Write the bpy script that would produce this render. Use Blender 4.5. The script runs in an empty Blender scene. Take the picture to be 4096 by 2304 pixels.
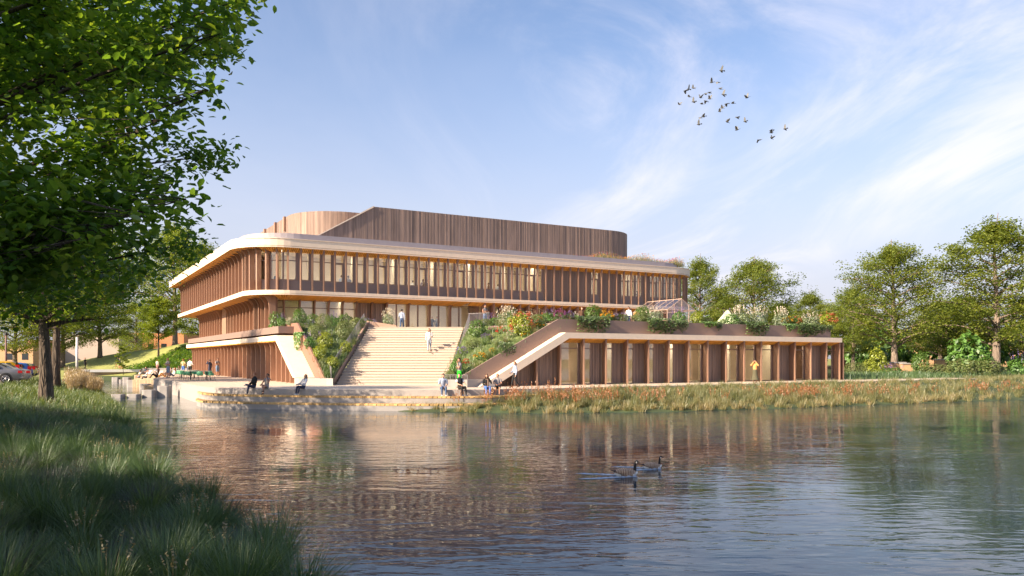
import bpy, bmesh, math, random
import numpy as np
from mathutils import Vector, Matrix, Euler
random.seed(7); np.random.seed(7)
SC = bpy.context.scene
COL = SC.collection
# ------------------------------------------------------------------ camera
CZ = 3.0; F = 3181.0; HX = 2048.0; HY = 1435.0
cam_d = bpy.data.cameras.new('camera'); cam = bpy.data.objects.new('camera', cam_d); COL.objects.link(cam)
cam.location = (0, 0, CZ); cam.rotation_euler = (math.radians(90), 0, 0)
cam_d.sensor_width = 36; cam_d.lens = F/4096*36; cam_d.shift_y = (HY-1152)/4096
cam_d.clip_start = 0.1; cam_d.clip_end = 6000
SC.camera = cam
SC.view_settings.view_transform = 'Standard'; SC.view_settings.look = 'None'
SC.view_settings.gamma = 1; SC.view_settings.exposure = 1.55; SC.view_settings.use_curve_mapping = False
SC.cycles.use_denoising = True
SC.cycles.max_bounces = 8; SC.cycles.diffuse_bounces = 3; SC.cycles.glossy_bounces = 3
SC.cycles.transmission_bounces = 4; SC.cycles.transparent_max_bounces = 12
SC.cycles.sample_clamp_indirect = 6; SC.cycles.caustics_reflective = True; SC.cycles.blur_glossy = 1.0; SC.cycles.caustics_refractive = False
# ------------------------------------------------------------------ sun and sky
SUN_EL = math.radians(27); SUN_H = Vector((0.825, 0.565, 0)).normalized()     # horizontal travel of the light
sd = bpy.data.lights.new('sun', 'SUN'); sun = bpy.data.objects.new('sun', sd); COL.objects.link(sun)
sd.energy = 4.2; sd.angle = math.radians(0.6); sd.color = (1.0, 0.80, 0.58)
ldir = Vector((SUN_H.x*math.cos(SUN_EL), SUN_H.y*math.cos(SUN_EL), -math.sin(SUN_EL)))
sun.rotation_euler = ldir.to_track_quat('-Z', 'Y').to_euler(); sun.location = (-60, -40, 60)
W = bpy.data.worlds.new('World'); SC.world = W; W.use_nodes = True
nt = W.node_tree; nt.nodes.clear()
def N(t, kind, **kw):
    n = t.nodes.new(kind)
    for k, v in kw.items(): setattr(n, k, v)
    return n
def L(t, a, b): t.links.new(a, b)
def mth(t, op, a, b=None, clamp=False):
    n = N(t, 'ShaderNodeMath', operation=op, use_clamp=clamp)
    for i, v in enumerate((a, b)):
        if v is None: continue
        if isinstance(v, (int, float)): n.inputs[i].default_value = v
        else: L(t, v, n.inputs[i])
    return n.outputs[0]
def ramp(t, fac, stops, interp='LINEAR'):
    n = N(t, 'ShaderNodeValToRGB'); n.color_ramp.interpolation = interp
    el = n.color_ramp.elements
    while len(el) < len(stops): el.new(0.5)
    for e, (p, c) in zip(el, stops):
        e.position = p; e.color = tuple(c)+(1,) if len(c) == 3 else c
    if fac is not None: L(t, fac, n.inputs[0])
    return n.outputs[0]
def mixc(t, fac, a, b, blend='MIX'):
    n = N(t, 'ShaderNodeMix', data_type='RGBA', blend_type=blend)
    for i, v in ((0, fac), (6, a), (7, b)):
        if isinstance(v, (int, float)): n.inputs[i].default_value = v
        elif isinstance(v, tuple): n.inputs[i].default_value = v+(1,) if len(v) == 3 else v
        else: L(t, v, n.inputs[i])
    return n.outputs[2]
sky = N(nt, 'ShaderNodeTexSky', sky_type='NISHITA', sun_disc=False)
sky.sun_elevation = SUN_EL; sky.sun_rotation = math.atan2(-SUN_H.x, -SUN_H.y)
sky.air_density = 1.0; sky.dust_density = 1.4; sky.ozone_density = 1.6; sky.altitude = 0
tc = N(nt, 'ShaderNodeTexCoord'); sep = N(nt, 'ShaderNodeSeparateXYZ'); L(nt, tc.outputs['Generated'], sep.inputs[0])
zz = mth(nt, 'ADD', mth(nt, 'MAXIMUM', sep.outputs[2], 0.0), 0.09)
px_ = mth(nt, 'DIVIDE', sep.outputs[0], zz); py_ = mth(nt, 'DIVIDE', sep.outputs[1], zz)
cmb = N(nt, 'ShaderNodeCombineXYZ'); L(nt, px_, cmb.inputs[0]); L(nt, py_, cmb.inputs[1])
def cloud(rot, sx, sy, lo, hi, seed, detail=9, rough=0.62, dist=1.3):
    mp = N(nt, 'ShaderNodeMapping'); L(nt, cmb.outputs[0], mp.inputs[0])
    mp.inputs['Rotation'].default_value = (0, 0, math.radians(rot)); mp.inputs['Scale'].default_value = (sx, sy, 1)
    mp.inputs['Location'].default_value = (seed, seed*1.7, seed*.3)
    nz = N(nt, 'ShaderNodeTexNoise'); L(nt, mp.outputs[0], nz.inputs['Vector'])
    nz.inputs['Scale'].default_value = 1; nz.inputs['Detail'].default_value = detail
    nz.inputs['Roughness'].default_value = rough; nz.inputs['Distortion'].default_value = dist
    return ramp(nt, nz.outputs[0], [(lo, (0, 0, 0)), (hi, (1, 1, 1))], 'EASE')
c_streak = cloud(-9, .95, .40, .41, .72, 23.9)
c_patch = cloud(-9, .42, .22, .36, .58, 8.4, detail=3, dist=.2)
c_soft = cloud(-20, .5, .3, .40, .85, 1.7, detail=5, dist=.4)
mx = N(nt, 'ShaderNodeMapRange', interpolation_type='SMOOTHSTEP'); L(nt, px_, mx.inputs[0])
mx.inputs[1].default_value = -.6; mx.inputs[2].default_value = .6; mx.inputs[3].default_value = .12; mx.inputs[4].default_value = 1
cl = mth(nt, 'MULTIPLY', mth(nt, 'MULTIPLY', c_streak, c_patch), mx.outputs[0])
cl = mth(nt, 'ADD', mth(nt, 'MULTIPLY', cl, 1.25), mth(nt, 'MULTIPLY', c_soft, .22), clamp=True)
hf = N(nt, 'ShaderNodeMapRange', interpolation_type='SMOOTHSTEP'); L(nt, sep.outputs[2], hf.inputs[0]); hf.inputs[1].default_value = .0; hf.inputs[2].default_value = .16
hz = N(nt, 'ShaderNodeMapRange', interpolation_type='SMOOTHSTEP'); L(nt, sep.outputs[2], hz.inputs[0])
hz.inputs[1].default_value = -.02; hz.inputs[2].default_value = .42; hz.inputs[3].default_value = .95; hz.inputs[4].default_value = 0.0
skyb = mixc(nt, 1.0, sky.outputs[0], (.84, .83, .90), 'MULTIPLY')
skyb = mixc(nt, hz.outputs[0], skyb, (3.05, 2.98, 3.45))
skyc = mixc(nt, mth(nt, 'MULTIPLY', mth(nt, 'MULTIPLY', cl, .58), hf.outputs[0]), skyb, (5.0, 4.65, 4.8))
bg = N(nt, 'ShaderNodeBackground'); bg.inputs[1].default_value = 0.085
L(nt, skyc, bg.inputs[0]); wo = N(nt, 'ShaderNodeOutputWorld'); L(nt, bg.outputs[0], wo.inputs[0])
# ------------------------------------------------------------------ helpers
CU, SU = math.cos(math.radians(29.87)), math.sin(math.radians(29.87))
def UV(u, v, z=0.0): return Vector((u*CU-v*SU, u*SU+v*CU, z))
def at(px, d, z=0.0): return Vector(((px-HX)/F*d, d, z))
def gp(px, py, z):
    d = (CZ-z)*F/(py-HY); return at(px, d, z)
def pz(py, d): return CZ-(py-HY)/F*d            # height of a point seen at py at distance d
def onV(px, v):                                    # point of the plane V=v that is seen at px -> U
    k = (px-HX)/F; d = v/(CU-SU*k); return CU*k*d+SU*d
def tag(o, label=None, cat=None, group=None, kind=None):
    if label: o['label'] = label
    if cat: o['category'] = cat
    if group: o['group'] = group
    if kind: o['kind'] = kind
    return o
def empty(name, loc=(0, 0, 0), rz=0, parent=None):
    o = bpy.data.objects.new(name, None); COL.objects.link(o); o.empty_display_size = .2
    o.location = loc; o.rotation_euler = (0, 0, rz)
    if parent: o.parent = parent
    return o
def link(name, me, parent=None, loc=None, rz=None, sc=None):
    o = bpy.data.objects.new(name, me); COL.objects.link(o)
    if parent: o.parent = parent
    if loc is not None: o.location = loc
    if rz is not None: o.rotation_euler = (0, 0, rz)
    if sc is not None: o.scale = (sc, sc, sc) if isinstance(sc, (int, float)) else sc
    return o
def kids(o): return [c for c in COL.objects if c.parent == o]
def copy_tree(o, loc, rz=0, sc=None, parts=None):
    c = o.copy(); COL.objects.link(c); c.location = loc; c.rotation_euler = (0, 0, rz)
    if sc is not None: c.scale = (sc, sc, sc) if isinstance(sc, (int, float)) else sc
    for ch in (parts if parts is not None else o.children):
        d = ch.copy(); COL.objects.link(d); d.parent = c
        for g in ch.children:
            e = g.copy(); COL.objects.link(e); e.parent = d
    return c
class MB:
    def __init__(s): s.v = []; s.f = []; s.m = []; s.r = []
    def add(s, vs, fs, m=0, r=None):
        b = len(s.v); s.v += [tuple(x) for x in vs]
        r = random.random() if r is None else r
        for f in fs: s.f.append(tuple(b+i for i in f)); s.m.append(m); s.r.append(r)
    def hexa(s, p, m=0, r=None):      # 8 corners: bottom 4 ccw, top 4 ccw
        s.add(p, [(3, 2, 1, 0), (4, 5, 6, 7), (0, 1, 5, 4), (1, 2, 6, 5), (2, 3, 7, 6), (3, 0, 4, 7)], m, r)
    def box(s, c, d, rz=0, m=0, r=None):
        ca, sa = math.cos(rz), math.sin(rz); x, y, z = d[0]/2, d[1]/2, d[2]/2
        q = [(-x, -y), (x, -y), (x, y), (-x, y)]
        q = [(c[0]+a*ca-b*sa, c[1]+a*sa+b*ca) for a, b in q]
        s.hexa([(a, b, c[2]-z) for a, b in q]+[(a, b, c[2]+z) for a, b in q], m, r)
    def prism(s, poly, z0, z1, m=0, r=None, top=True, bottom=True, mt=None):
        n = len(poly); r = random.random() if r is None else r
        z0f = z0 if callable(z0) else (lambda p: z0); z1f = z1 if callable(z1) else (lambda p: z1)
        vs = [(p[0], p[1], z0f(p)) for p in poly]+[(p[0], p[1], z1f(p)) for p in poly]
        s.add(vs, [(i, (i+1) % n, n+(i+1) % n, n+i) for i in range(n)], m, r)
        if top: s.add(vs[n:], [tuple(range(n))], m if mt is None else mt, r)
        if bottom: s.add(vs[:n], [tuple(reversed(range(n)))], m, r)
    def extr(s, poly, vec, m=0, r=None):          # planar 3d polygon extruded by vec
        n = len(poly); P = [Vector(p) for p in poly]; Q = [p+Vector(vec) for p in P]
        s.add(P+Q, [(i, (i+1) % n, n+(i+1) % n, n+i) for i in range(n)]+[tuple(reversed(range(n))), tuple(range(n, 2*n))], m, r)
    def tube(s, pts, rad, n=8, m=0, r=None, ell=None, cap=True):
        P = [Vector(p) for p in pts]; k = len(P)
        if isinstance(rad, (int, float)): rad = [rad]*k
        vs = []; ref = None
        for i in range(k):
            t = (P[min(i+1, k-1)]-P[max(i-1, 0)]).normalized()
            if ref is None:
                ref = Vector((1, 0, 0)) if abs(t.x) < .9 else Vector((0, 1, 0))
            a = (ref-t*ref.dot(t)).normalized(); b = t.cross(a); ref = a
            e = ell[i] if ell else 1.0
            for j in range(n):
                w = 2*math.pi*j/n
                vs.append(P[i]+a*math.cos(w)*rad[i]+b*math.sin(w)*rad[i]*e)
        fs = [(i*n+j, i*n+(j+1) % n, (i+1)*n+(j+1) % n, (i+1)*n+j) for i in range(k-1) for j in range(n)]
        if cap: fs += [tuple(reversed(range(n))), tuple(range((k-1)*n, k*n))]
        s.add(vs, fs, m, r)
    def ball(s, c, d, m=0, n=10, k=6, r=None, rot=None):
        vs = []
        for i in range(k+1):
            ph = math.pi*i/k
            for j in range(n):
                w = 2*math.pi*j/n
                p = Vector((math.sin(ph)*math.cos(w)*d[0], math.sin(ph)*math.sin(w)*d[1], math.cos(ph)*d[2]))
                if rot: p = rot @ p
                vs.append(Vector(c)+p)
        s.add(vs, [(i*n+j, (i+1)*n+j, (i+1)*n+(j+1) % n, i*n+(j+1) % n) for i in range(k) for j in range(n)], m, r)
    def mesh(s, name, mats, smooth=False):
        me = bpy.data.meshes.new(name); me.from_pydata(s.v, [], s.f)
        for x in (mats if isinstance(mats, (list, tuple)) else [mats]): me.materials.append(x)
        me.polygons.foreach_set('material_index', s.m)
        a = me.attributes.new('rnd', 'FLOAT', 'FACE'); a.data.foreach_set('value', np.array(s.r, dtype=np.float32))
        if smooth: me.polygons.foreach_set('use_smooth', [True]*len(s.f))
        me.update(); return me
    def build(s, name, mats, parent=None, smooth=False, **kw):
        return link(name, s.mesh(name, mats, smooth), parent, **kw)
def np_mesh(name, V, Fc, mats, rnd=None, mi=None, smooth=False):
    V = np.asarray(V, dtype=np.float32); Fc = np.asarray(Fc, dtype=np.int32); nf, k = Fc.shape
    me = bpy.data.meshes.new(name); me.vertices.add(len(V)); me.vertices.foreach_set('co', V.ravel())
    me.loops.add(nf*k); me.loops.foreach_set('vertex_index', Fc.ravel())
    me.polygons.add(nf); me.polygons.foreach_set('loop_start', np.arange(0, nf*k, k, dtype=np.int32))
    me.polygons.foreach_set('loop_total', np.full(nf, k, dtype=np.int32))
    for x in (mats if isinstance(mats, (list, tuple)) else [mats]): me.materials.append(x)
    if mi is not None: me.polygons.foreach_set('material_index', np.asarray(mi, dtype=np.int32))
    a = me.attributes.new('rnd', 'FLOAT', 'FACE')
    rnd = np.random.rand(nf) if rnd is None else np.asarray(rnd)
    if len(rnd) != nf: rnd = np.repeat(rnd, nf//len(rnd))
    a.data.foreach_set('value', rnd.astype(np.float32))
    if smooth: me.polygons.foreach_set('use_smooth', np.ones(nf, dtype=bool))
    me.update(calc_edges=True); return me
# ------------------------------------------------------------------ materials
MATS = {}
def mat(name, col, rough=.7, metal=0, spec=.4, noise=None, bump=None, rnd=None, sheen=0):
    """noise=(scale, amount[, (sx,sy,sz)]) mottles the colour, bump=(scale, strength, dist), rnd=amount: piece to piece variation"""
    if name in MATS: return MATS[name]
    m = bpy.data.materials.new(name); m.use_nodes = True; t = m.node_tree; b = t.nodes['Principled BSDF']
    b.inputs['Roughness'].default_value = rough; b.inputs['Metallic'].default_value = metal
    b.inputs['Specular IOR Level'].default_value = spec
    c = None
    if noise or rnd:
        base = tuple(col)
        c = mixc(t, 0.0, base, base)
        if noise:
            tcn = N(t, 'ShaderNodeTexCoord'); mp = N(t, 'ShaderNodeMapping'); L(t, tcn.outputs['Object'], mp.inputs[0])
            if len(noise) > 2: mp.inputs['Scale'].default_value = noise[2]
            nz = N(t, 'ShaderNodeTexNoise'); L(t, mp.outputs[0], nz.inputs['Vector'])
            nz.inputs['Scale'].default_value = noise[0]; nz.inputs['Detail'].default_value = 6; nz.inputs['Roughness'].default_value = .6
            lo, hi = 1-noise[1], 1+noise[1]
            k = ramp(t, nz.outputs[0], [(.3, (lo, lo, lo)), (.7, (hi, hi, hi))])
            c = mixc(t, 1.0, c, k, 'MULTIPLY')
        if rnd:
            at_ = N(t, 'ShaderNodeAttribute', attribute_name='rnd')
            lo, hi = 1-rnd, 1+rnd
            k = ramp(t, at_.outputs['Fac'], [(0, (lo, lo, lo)), (1, (hi, hi*.98, hi*.95))])
            c = mixc(t, 1.0, c, k, 'MULTIPLY')
        L(t, c, b.inputs['Base Color'])
    else:
        b.inputs['Base Color'].default_value = tuple(col)+(1,)
    if bump:
        tcn = N(t, 'ShaderNodeTexCoord'); nz = N(t, 'ShaderNodeTexNoise'); L(t, tcn.outputs['Object'], nz.inputs['Vector'])
        nz.inputs['Scale'].default_value = bump[0]; nz.inputs['Detail'].default_value = 5
        bp = N(t, 'ShaderNodeBump'); bp.inputs['Strength'].default_value = bump[1]; bp.inputs['Distance'].default_value = bump[2]
        L(t, nz.outputs[0], bp.inputs['Height']); L(t, bp.outputs[0], b.inputs['Normal'])
    MATS[name] = m; return m
def leaf_mat(name, stops, trans=.4, rough=.5, gloss=.06):
    if name in MATS: return MATS[name]
    m = bpy.data.materials.new(name); m.use_nodes = True; t = m.node_tree; t.nodes.clear()
    a = N(t, 'ShaderNodeAttribute', attribute_name='rnd')
    n = len(stops); c = ramp(t, a.outputs['Fac'], [(i/max(1, n-1), s) for i, s in enumerate(stops)])
    df = N(t, 'ShaderNodeBsdfDiffuse'); L(t, c, df.inputs[0])
    tr = N(t, 'ShaderNodeBsdfTranslucent'); L(t, mixc(t, 1.0, c, (1.5, 1.35, .55), 'MULTIPLY'), tr.inputs[0])
    mx = N(t, 'ShaderNodeMixShader'); mx.inputs[0].default_value = trans; L(t, df.outputs[0], mx.inputs[1]); L(t, tr.outputs[0], mx.inputs[2])
    gl = N(t, 'ShaderNodeBsdfGlossy'); gl.inputs['Roughness'].default_value = rough; gl.inputs[0].default_value = (.9, .95, 1, 1)
    m2 = N(t, 'ShaderNodeMixShader'); m2.inputs[0].default_value = gloss; L(t, mx.outputs[0], m2.inputs[1]); L(t, gl.outputs[0], m2.inputs[2])
    o = N(t, 'ShaderNodeOutputMaterial'); L(t, m2.outputs[0], o.inputs[0]); MATS[name] = m; return m
def glass_mat(name, tint=(.93, .95, .93), refl=.16, rough=0.0):
    m = bpy.data.materials.new(name); m.use_nodes = True; t = m.node_tree; t.nodes.clear()
    tr = N(t, 'ShaderNodeBsdfTransparent'); tr.inputs[0].default_value = tint+(1,)
    gl = N(t, 'ShaderNodeBsdfGlossy'); gl.inputs['Roughness'].default_value = rough; gl.inputs[0].default_value = (1, 1, 1, 1)
    fr = N(t, 'ShaderNodeFresnel'); fr.inputs[0].default_value = 1.5
    gm = N(t, 'ShaderNodeNewGeometry'); fac = mth(t, 'MULTIPLY', mth(t, 'ADD', fr.outputs[0], refl-.04, clamp=True), mth(t, 'SUBTRACT', 1.0, gm.outputs['Backfacing']))
    mx = N(t, 'ShaderNodeMixShader'); L(t, fac, mx.inputs[0]); L(t, tr.outputs[0], mx.inputs[1]); L(t, gl.outputs[0], mx.inputs[2])
    o = N(t, 'ShaderNodeOutputMaterial'); L(t, mx.outputs[0], o.inputs[0]); MATS[name] = m; return m
M_cream = mat('cream_render', (.86, .71, .55), .75, noise=(3, .05), bump=(60, .15, .01))
M_fin = mat('brown_timber_fin', (.31, .185, .128), .62, noise=(2.2, .2, (1, 1, .12)), rnd=.14)
M_wallw = mat('brown_timber_wall', (.25, .145, .098), .65, noise=(3, .22, (1, 1, .1)), rnd=.12)
M_board = mat('weathered_timber_board', (.29, .212, .175), .75, noise=(3, .2, (1, 1, .12)), rnd=.2)
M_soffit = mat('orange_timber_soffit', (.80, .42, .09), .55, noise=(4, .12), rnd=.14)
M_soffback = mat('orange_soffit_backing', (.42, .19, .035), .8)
M_frame = mat('taupe_window_frame', (.25, .18, .155), .5)
M_planter = mat('brown_planter_steel', (.25, .175, .145), .65, noise=(25, .12), bump=(90, .25, .01))
M_parapet = mat('grey_parapet_metal', (.36, .32, .33), .5, noise=(2, .06))
M_conc = mat('pale_concrete', (.30, .285, .28), .8, noise=(1.3, .16), bump=(45, .3, .012))
M_conc2 = mat('speckled_concrete', (.33, .31, .30), .85, noise=(30, .14), bump=(60, .3, .01))
M_plaza = mat('sandy_plaza_paving', (.58, .48, .375), .85, noise=(14, .13), bump=(50, .3, .008))
M_step = mat('pale_sandstone_step', (.56, .475, .40), .8, noise=(9, .12, (1, 1, 4)), bump=(30, .5, .012), rnd=.05)
M_plank = mat('yellow_timber_plank', (.50, .33, .14), .6, noise=(6, .2), rnd=.3)
M_inner = mat('cream_interior_wall', (.74, .64, .50), .8, noise=(2, .05))
M_innerfl = mat('interior_floor', (.42, .34, .25), .5)
M_glass = glass_mat('window_glass')
M_ghglass = glass_mat('greenhouse_glass', (.90, .88, .90), .12)
M_dark = mat('dark_metal', (.03, .03, .032), .45, .4)
M_white = mat('white_paint', (.78, .77, .76), .5)
def bark_mat(name, c0, c1, c2):
    m = mat(name, c1, .95); t = m.node_tree; b = t.nodes['Principled BSDF']; tcn = N(t, 'ShaderNodeTexCoord'); mp = N(t, 'ShaderNodeMapping'); mp.inputs['Scale'].default_value = (9, 9, 1.7); L(t, tcn.outputs['Object'], mp.inputs[0])
    nz = N(t, 'ShaderNodeTexNoise'); nz.inputs['Scale'].default_value = 1.2; nz.inputs['Detail'].default_value = 5; L(t, mp.outputs[0], nz.inputs['Vector'])
    vo = N(t, 'ShaderNodeTexVoronoi', feature='DISTANCE_TO_EDGE'); L(t, mixc(t, .25, mp.outputs[0], nz.outputs['Color']), vo.inputs['Vector']); vo.inputs['Scale'].default_value = .9
    L(t, mixc(t, nz.outputs[0], ramp(t, vo.outputs['Distance'], [(.0, c0), (.14, c1), (.5, c2)]), c1), b.inputs['Base Color'])
    bp = N(t, 'ShaderNodeBump'); bp.inputs['Strength'].default_value = 1; bp.inputs['Distance'].default_value = .06; L(t, ramp(t, vo.outputs['Distance'], [(0, (0, 0, 0)), (.3, (1, 1, 1))]), bp.inputs['Height']); L(t, bp.outputs[0], b.inputs['Normal']); return m
M_bark = bark_mat('furrowed_dark_bark', (.03, .023, .018), (.10, .078, .06), (.17, .14, .11))
M_bark2 = bark_mat('furrowed_pale_bark', (.09, .07, .055), (.24, .19, .155), (.34, .28, .23))
M_grass = leaf_mat('grass_blade', [(.06, .11, .025), (.09, .15, .03), (.13, .19, .04), (.20, .22, .06)], .35)
M_grassd = leaf_mat('dark_grass_blade', [(.045, .095, .03), (.065, .13, .036), (.10, .17, .05)], .3)
M_grassb = leaf_mat('blue_grey_grass_blade', [(.045, .055, .05), (.06, .07, .06), (.085, .085, .065)], .25)
M_reed = leaf_mat('reed_blade', [(.11, .135, .05), (.17, .185, .065), (.26, .24, .10), (.36, .29, .15)], .35)
M_rust = leaf_mat('rust_seed_head', [(.26, .10, .035), (.34, .14, .05), (.40, .19, .08)], .3)
M_straw = leaf_mat('straw_stem', [(.34, .26, .16), (.44, .35, .23), (.52, .43, .30)], .3)
M_seed = leaf_mat('dull_seed_head', [(.16, .13, .06), (.22, .18, .085), (.30, .25, .12)], .3)
# ================================================================== terrain, water
POND = np.array([(-2, -120), (-2.2, -20), (-2.6, 0), (-2.1, 9.5), (-3.8, 12.4), (-5.4, 14.8), (-8.1, 18.9), (-10.3, 22.2), (-16, 34.4), (-25, 50.5),
  (-31.5, 62), (-38.5, 74), (-50, 92), (-61, 108), (-44, 108), (-40, 92), (-33, 77), (-28, 74), (-20, 60), (-14, 53), (-7.5, 49), (-6.9, 45.6), (-5, 44.7), (-1.5, 44.2), (1.2, 43.7),
  (7.7, 44.6), (13.1, 46.6), (19.3, 49.6), (37.7, 58.6), (62, 69), (110, 85), (170, 60), (170, -120)], dtype=float)
def pond_sd(x, y):
    x = np.asarray(x, float); y = np.asarray(y, float); d = np.full(x.shape, 1e9); ins = np.zeros(x.shape, bool)
    for (ax, ay), (bx, by) in zip(POND, np.roll(POND, -1, 0)):
        ex, ey = bx-ax, by-ay; t = np.clip(((x-ax)*ex+(y-ay)*ey)/(ex*ex+ey*ey), 0, 1)
        d = np.minimum(d, np.hypot(x-ax-t*ex, y-ay-t*ey))
        c = ((ay > y) != (by > y)); xi = ax+(y-ay)/np.where(by == ay, 1e-9, by-ay)*ex
        ins ^= c & (x < xi)
    return np.where(ins, -d, d)
BE = POND[:14]
def bank_x(y): return np.interp(y, BE[:, 1], BE[:, 0])
def sstep(a, b, x): t = np.clip((x-a)/(b-a), 0, 1); return t*t*(3-2*t)
def hill(x, y, cx, cy, rx, ry, h, rot=0):
    c, s = math.cos(rot), math.sin(rot); a = ((x-cx)*c+(y-cy)*s)/rx; b = (-(x-cx)*s+(y-cy)*c)/ry
    return h*np.exp(-(a*a+b*b)**1.3)
def ground_z(x, y):
    x = np.asarray(x, float); y = np.asarray(y, float); sdv = pond_sd(x, y)
    left = x < bank_x(np.clip(y, -100, 108))+1
    slope = np.where(left, .075+.10*sstep(10, 40, y), .13)
    cap = np.where(left, 1.4, 1.0)
    z = np.where(sdv > 0, .03+np.minimum(sdv*slope, cap), .03+np.maximum(sdv*.3, -1.6))
    z = z+np.where(sdv > 0, sstep(6, 70, sdv)*sstep(20, 60, x)*.6, 0)
    z = np.where(left & (y > 84) & (sdv > 0), z*.62, z)+hill(x, y, -57.5, 131, 15, 12, 3.4)+hill(x, y, -80, 102, 13, 11, 3.0)
    z = z+hill(x, y, -46, 124, 9, 8, 2.6, .3)
    return z
def gz(x, y): return float(ground_z(np.array([x]), np.array([y]))[0])
xs = np.concatenate([[-2500, -1200, -600, -350, -220, -160], np.arange(-130, 130.1, 1.3), [160, 220, 350, 600, 1200, 2500]])
ys = np.concatenate([[-600, -300, -160, -121, -119, -80, -50], np.arange(-25, 165, 1.3), [180, 220, 300, 500, 1000, 2500, 5000]])
GX, GY = np.meshgrid(xs, ys); GZ = ground_z(GX, GY)
inpl = (GX > -60) & (GX < 60)
V_ = np.stack([GX, GY, GZ], -1).reshape(-1, 3); nx, ny = len(xs), len(ys)
I, J = np.meshgrid(np.arange(nx-1), np.arange(ny-1)); b0 = (J*nx+I).ravel()
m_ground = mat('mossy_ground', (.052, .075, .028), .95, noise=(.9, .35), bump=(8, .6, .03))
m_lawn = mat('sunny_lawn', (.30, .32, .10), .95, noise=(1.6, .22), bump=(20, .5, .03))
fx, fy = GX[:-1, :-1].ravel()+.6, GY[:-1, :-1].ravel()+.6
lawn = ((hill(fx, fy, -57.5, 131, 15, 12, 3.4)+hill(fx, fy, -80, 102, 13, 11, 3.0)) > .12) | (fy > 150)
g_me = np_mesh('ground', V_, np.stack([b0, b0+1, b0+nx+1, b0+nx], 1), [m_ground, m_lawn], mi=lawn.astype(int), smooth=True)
tag(link('ground', g_me), kind='structure')
def make_water():
    m = bpy.data.materials.new('pond_water'); m.use_nodes = True; t = m.node_tree; b = t.nodes['Principled BSDF']
    b.inputs['Base Color'].default_value = (.018, .040, .056, 1); b.inputs['Roughness'].default_value = .035; b.inputs['IOR'].default_value = 1.33
    b.inputs['Specular IOR Level'].default_value = .5
    tcn = N(t, 'ShaderNodeTexCoord')
    def layer(sx, sy, sc, det, rot):
        mp = N(t, 'ShaderNodeMapping'); L(t, tcn.outputs['Object'], mp.inputs[0]); mp.inputs['Scale'].default_value = (sx, sy, 1); mp.inputs['Rotation'].default_value = (0, 0, rot)
        nz = N(t, 'ShaderNodeTexNoise'); L(t, mp.outputs[0], nz.inputs['Vector']); nz.inputs['Scale'].default_value = sc; nz.inputs['Detail'].default_value = det
        nz.inputs['Roughness'].default_value = .5; nz.inputs['Distortion'].default_value = .5; return nz.outputs[0]
    a = layer(.55, 1.5, 1.7, 2, .12); c = layer(.6, 1.3, 5.5, 2, -.2); d = layer(.10, .22, 1, 2, .1)
    h = mth(t, 'ADD', mth(t, 'MULTIPLY', a, .62), mth(t, 'MULTIPLY', c, .13))
    amp = ramp(t, d, [(.36, (.25, .25, .25)), (.62, (1, 1, 1))])
    h = mth(t, 'MULTIPLY', h, amp)
    bp = N(t, 'ShaderNodeBump'); bp.inputs['Strength'].default_value = .32; bp.inputs['Distance'].default_value = .12
    L(t, h, bp.inputs['Height']); L(t, bp.outputs[0], b.inputs['Normal']); return m
M_water = make_water()
w = MB(); w.add([(-90, -122, 0), (200, -122, 0), (200, 112, 0), (-90, 112, 0)], [(0, 1, 2, 3)])
tag(w.build('water', M_water), kind='structure')
# ================================================================== plaza, terraces
def catmull(P, n=6):
    P = [Vector(p) for p in P]; out = []
    for i in range(len(P)-1):
        a, b, c, d = P[max(i-1, 0)], P[i], P[i+1], P[min(i+2, len(P)-1)]
        for k in range(n):
            t = k/n; out.append(.5*((2*b)+(c-a)*t+(2*a-5*b+4*c-d)*t*t+(3*b-a-3*c+d)*t**3))
    return out+[P[-1]]
ZP = 1.15
EDGE = catmull([(-33.6, 74.5), (-27.3, 64.7), (-23.6, 58), (-20.9, 53.4), (-18.9, 50.9), (-16.6, 49.4), (-13, 48.3), (-9.7, 47.6), (-6.5, 47.1), (-3.9, 47.0), (-2.0, 47.4),
   (.93, 49.0), (4.6, 51.1), (8.5, 53.35), (13.6, 56.3), (25, 62.9), (36, 69.2)])
plz = [(p.x, p.y) for p in EDGE]+[(44, 75), (40, 82), (20, 100), (-25, 124), (-49, 116), (-47, 112), (-43, 101), (-38.5, 88)]
mb = MB(); mb.prism(plz, -1.2, ZP, 0, mt=1)
plaza = tag(mb.build('plaza', [M_conc2, M_plaza]), kind='structure')
# seat steps follow the edge
acc = [0]
for a, b in zip(EDGE, EDGE[1:]): acc.append(acc[-1]+(b-a).length)
acc_len = acc[-1]; ACC = list(acc)
def edge_at(s):
    i = min(max(int(np.searchsorted(ACC, s))-1, 0), len(EDGE)-2); t = (s-ACC[i])/(ACC[i+1]-ACC[i])
    p = EDGE[i].lerp(EDGE[i+1], t); j0, j1 = max(i-1, 0), min(i+2, len(EDGE)-1)
    tg = (EDGE[j1]-EDGE[j0]).normalized(); return p, tg, Vector((tg.y, -tg.x))
s0 = min(range(len(EDGE)), key=lambda i: (EDGE[i]-Vector((-21.2, 53.9))).length); s0 = acc[s0]
s1 = acc[min(range(len(EDGE)), key=lambda i: (EDGE[i]-Vector((10.5, 54.5))).length)]
pl_me = None
mbp = MB(); mbp.box((0, 0, 0), (.225, .98, .105), m=0, r=.5); 
plank_meshes = []
for k in range(5):
    q = MB(); q.box((0, 0, 0), (.225, .98, .105), m=0, r=k/4); plank_meshes.append(q.mesh('plank', M_plank))
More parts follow.
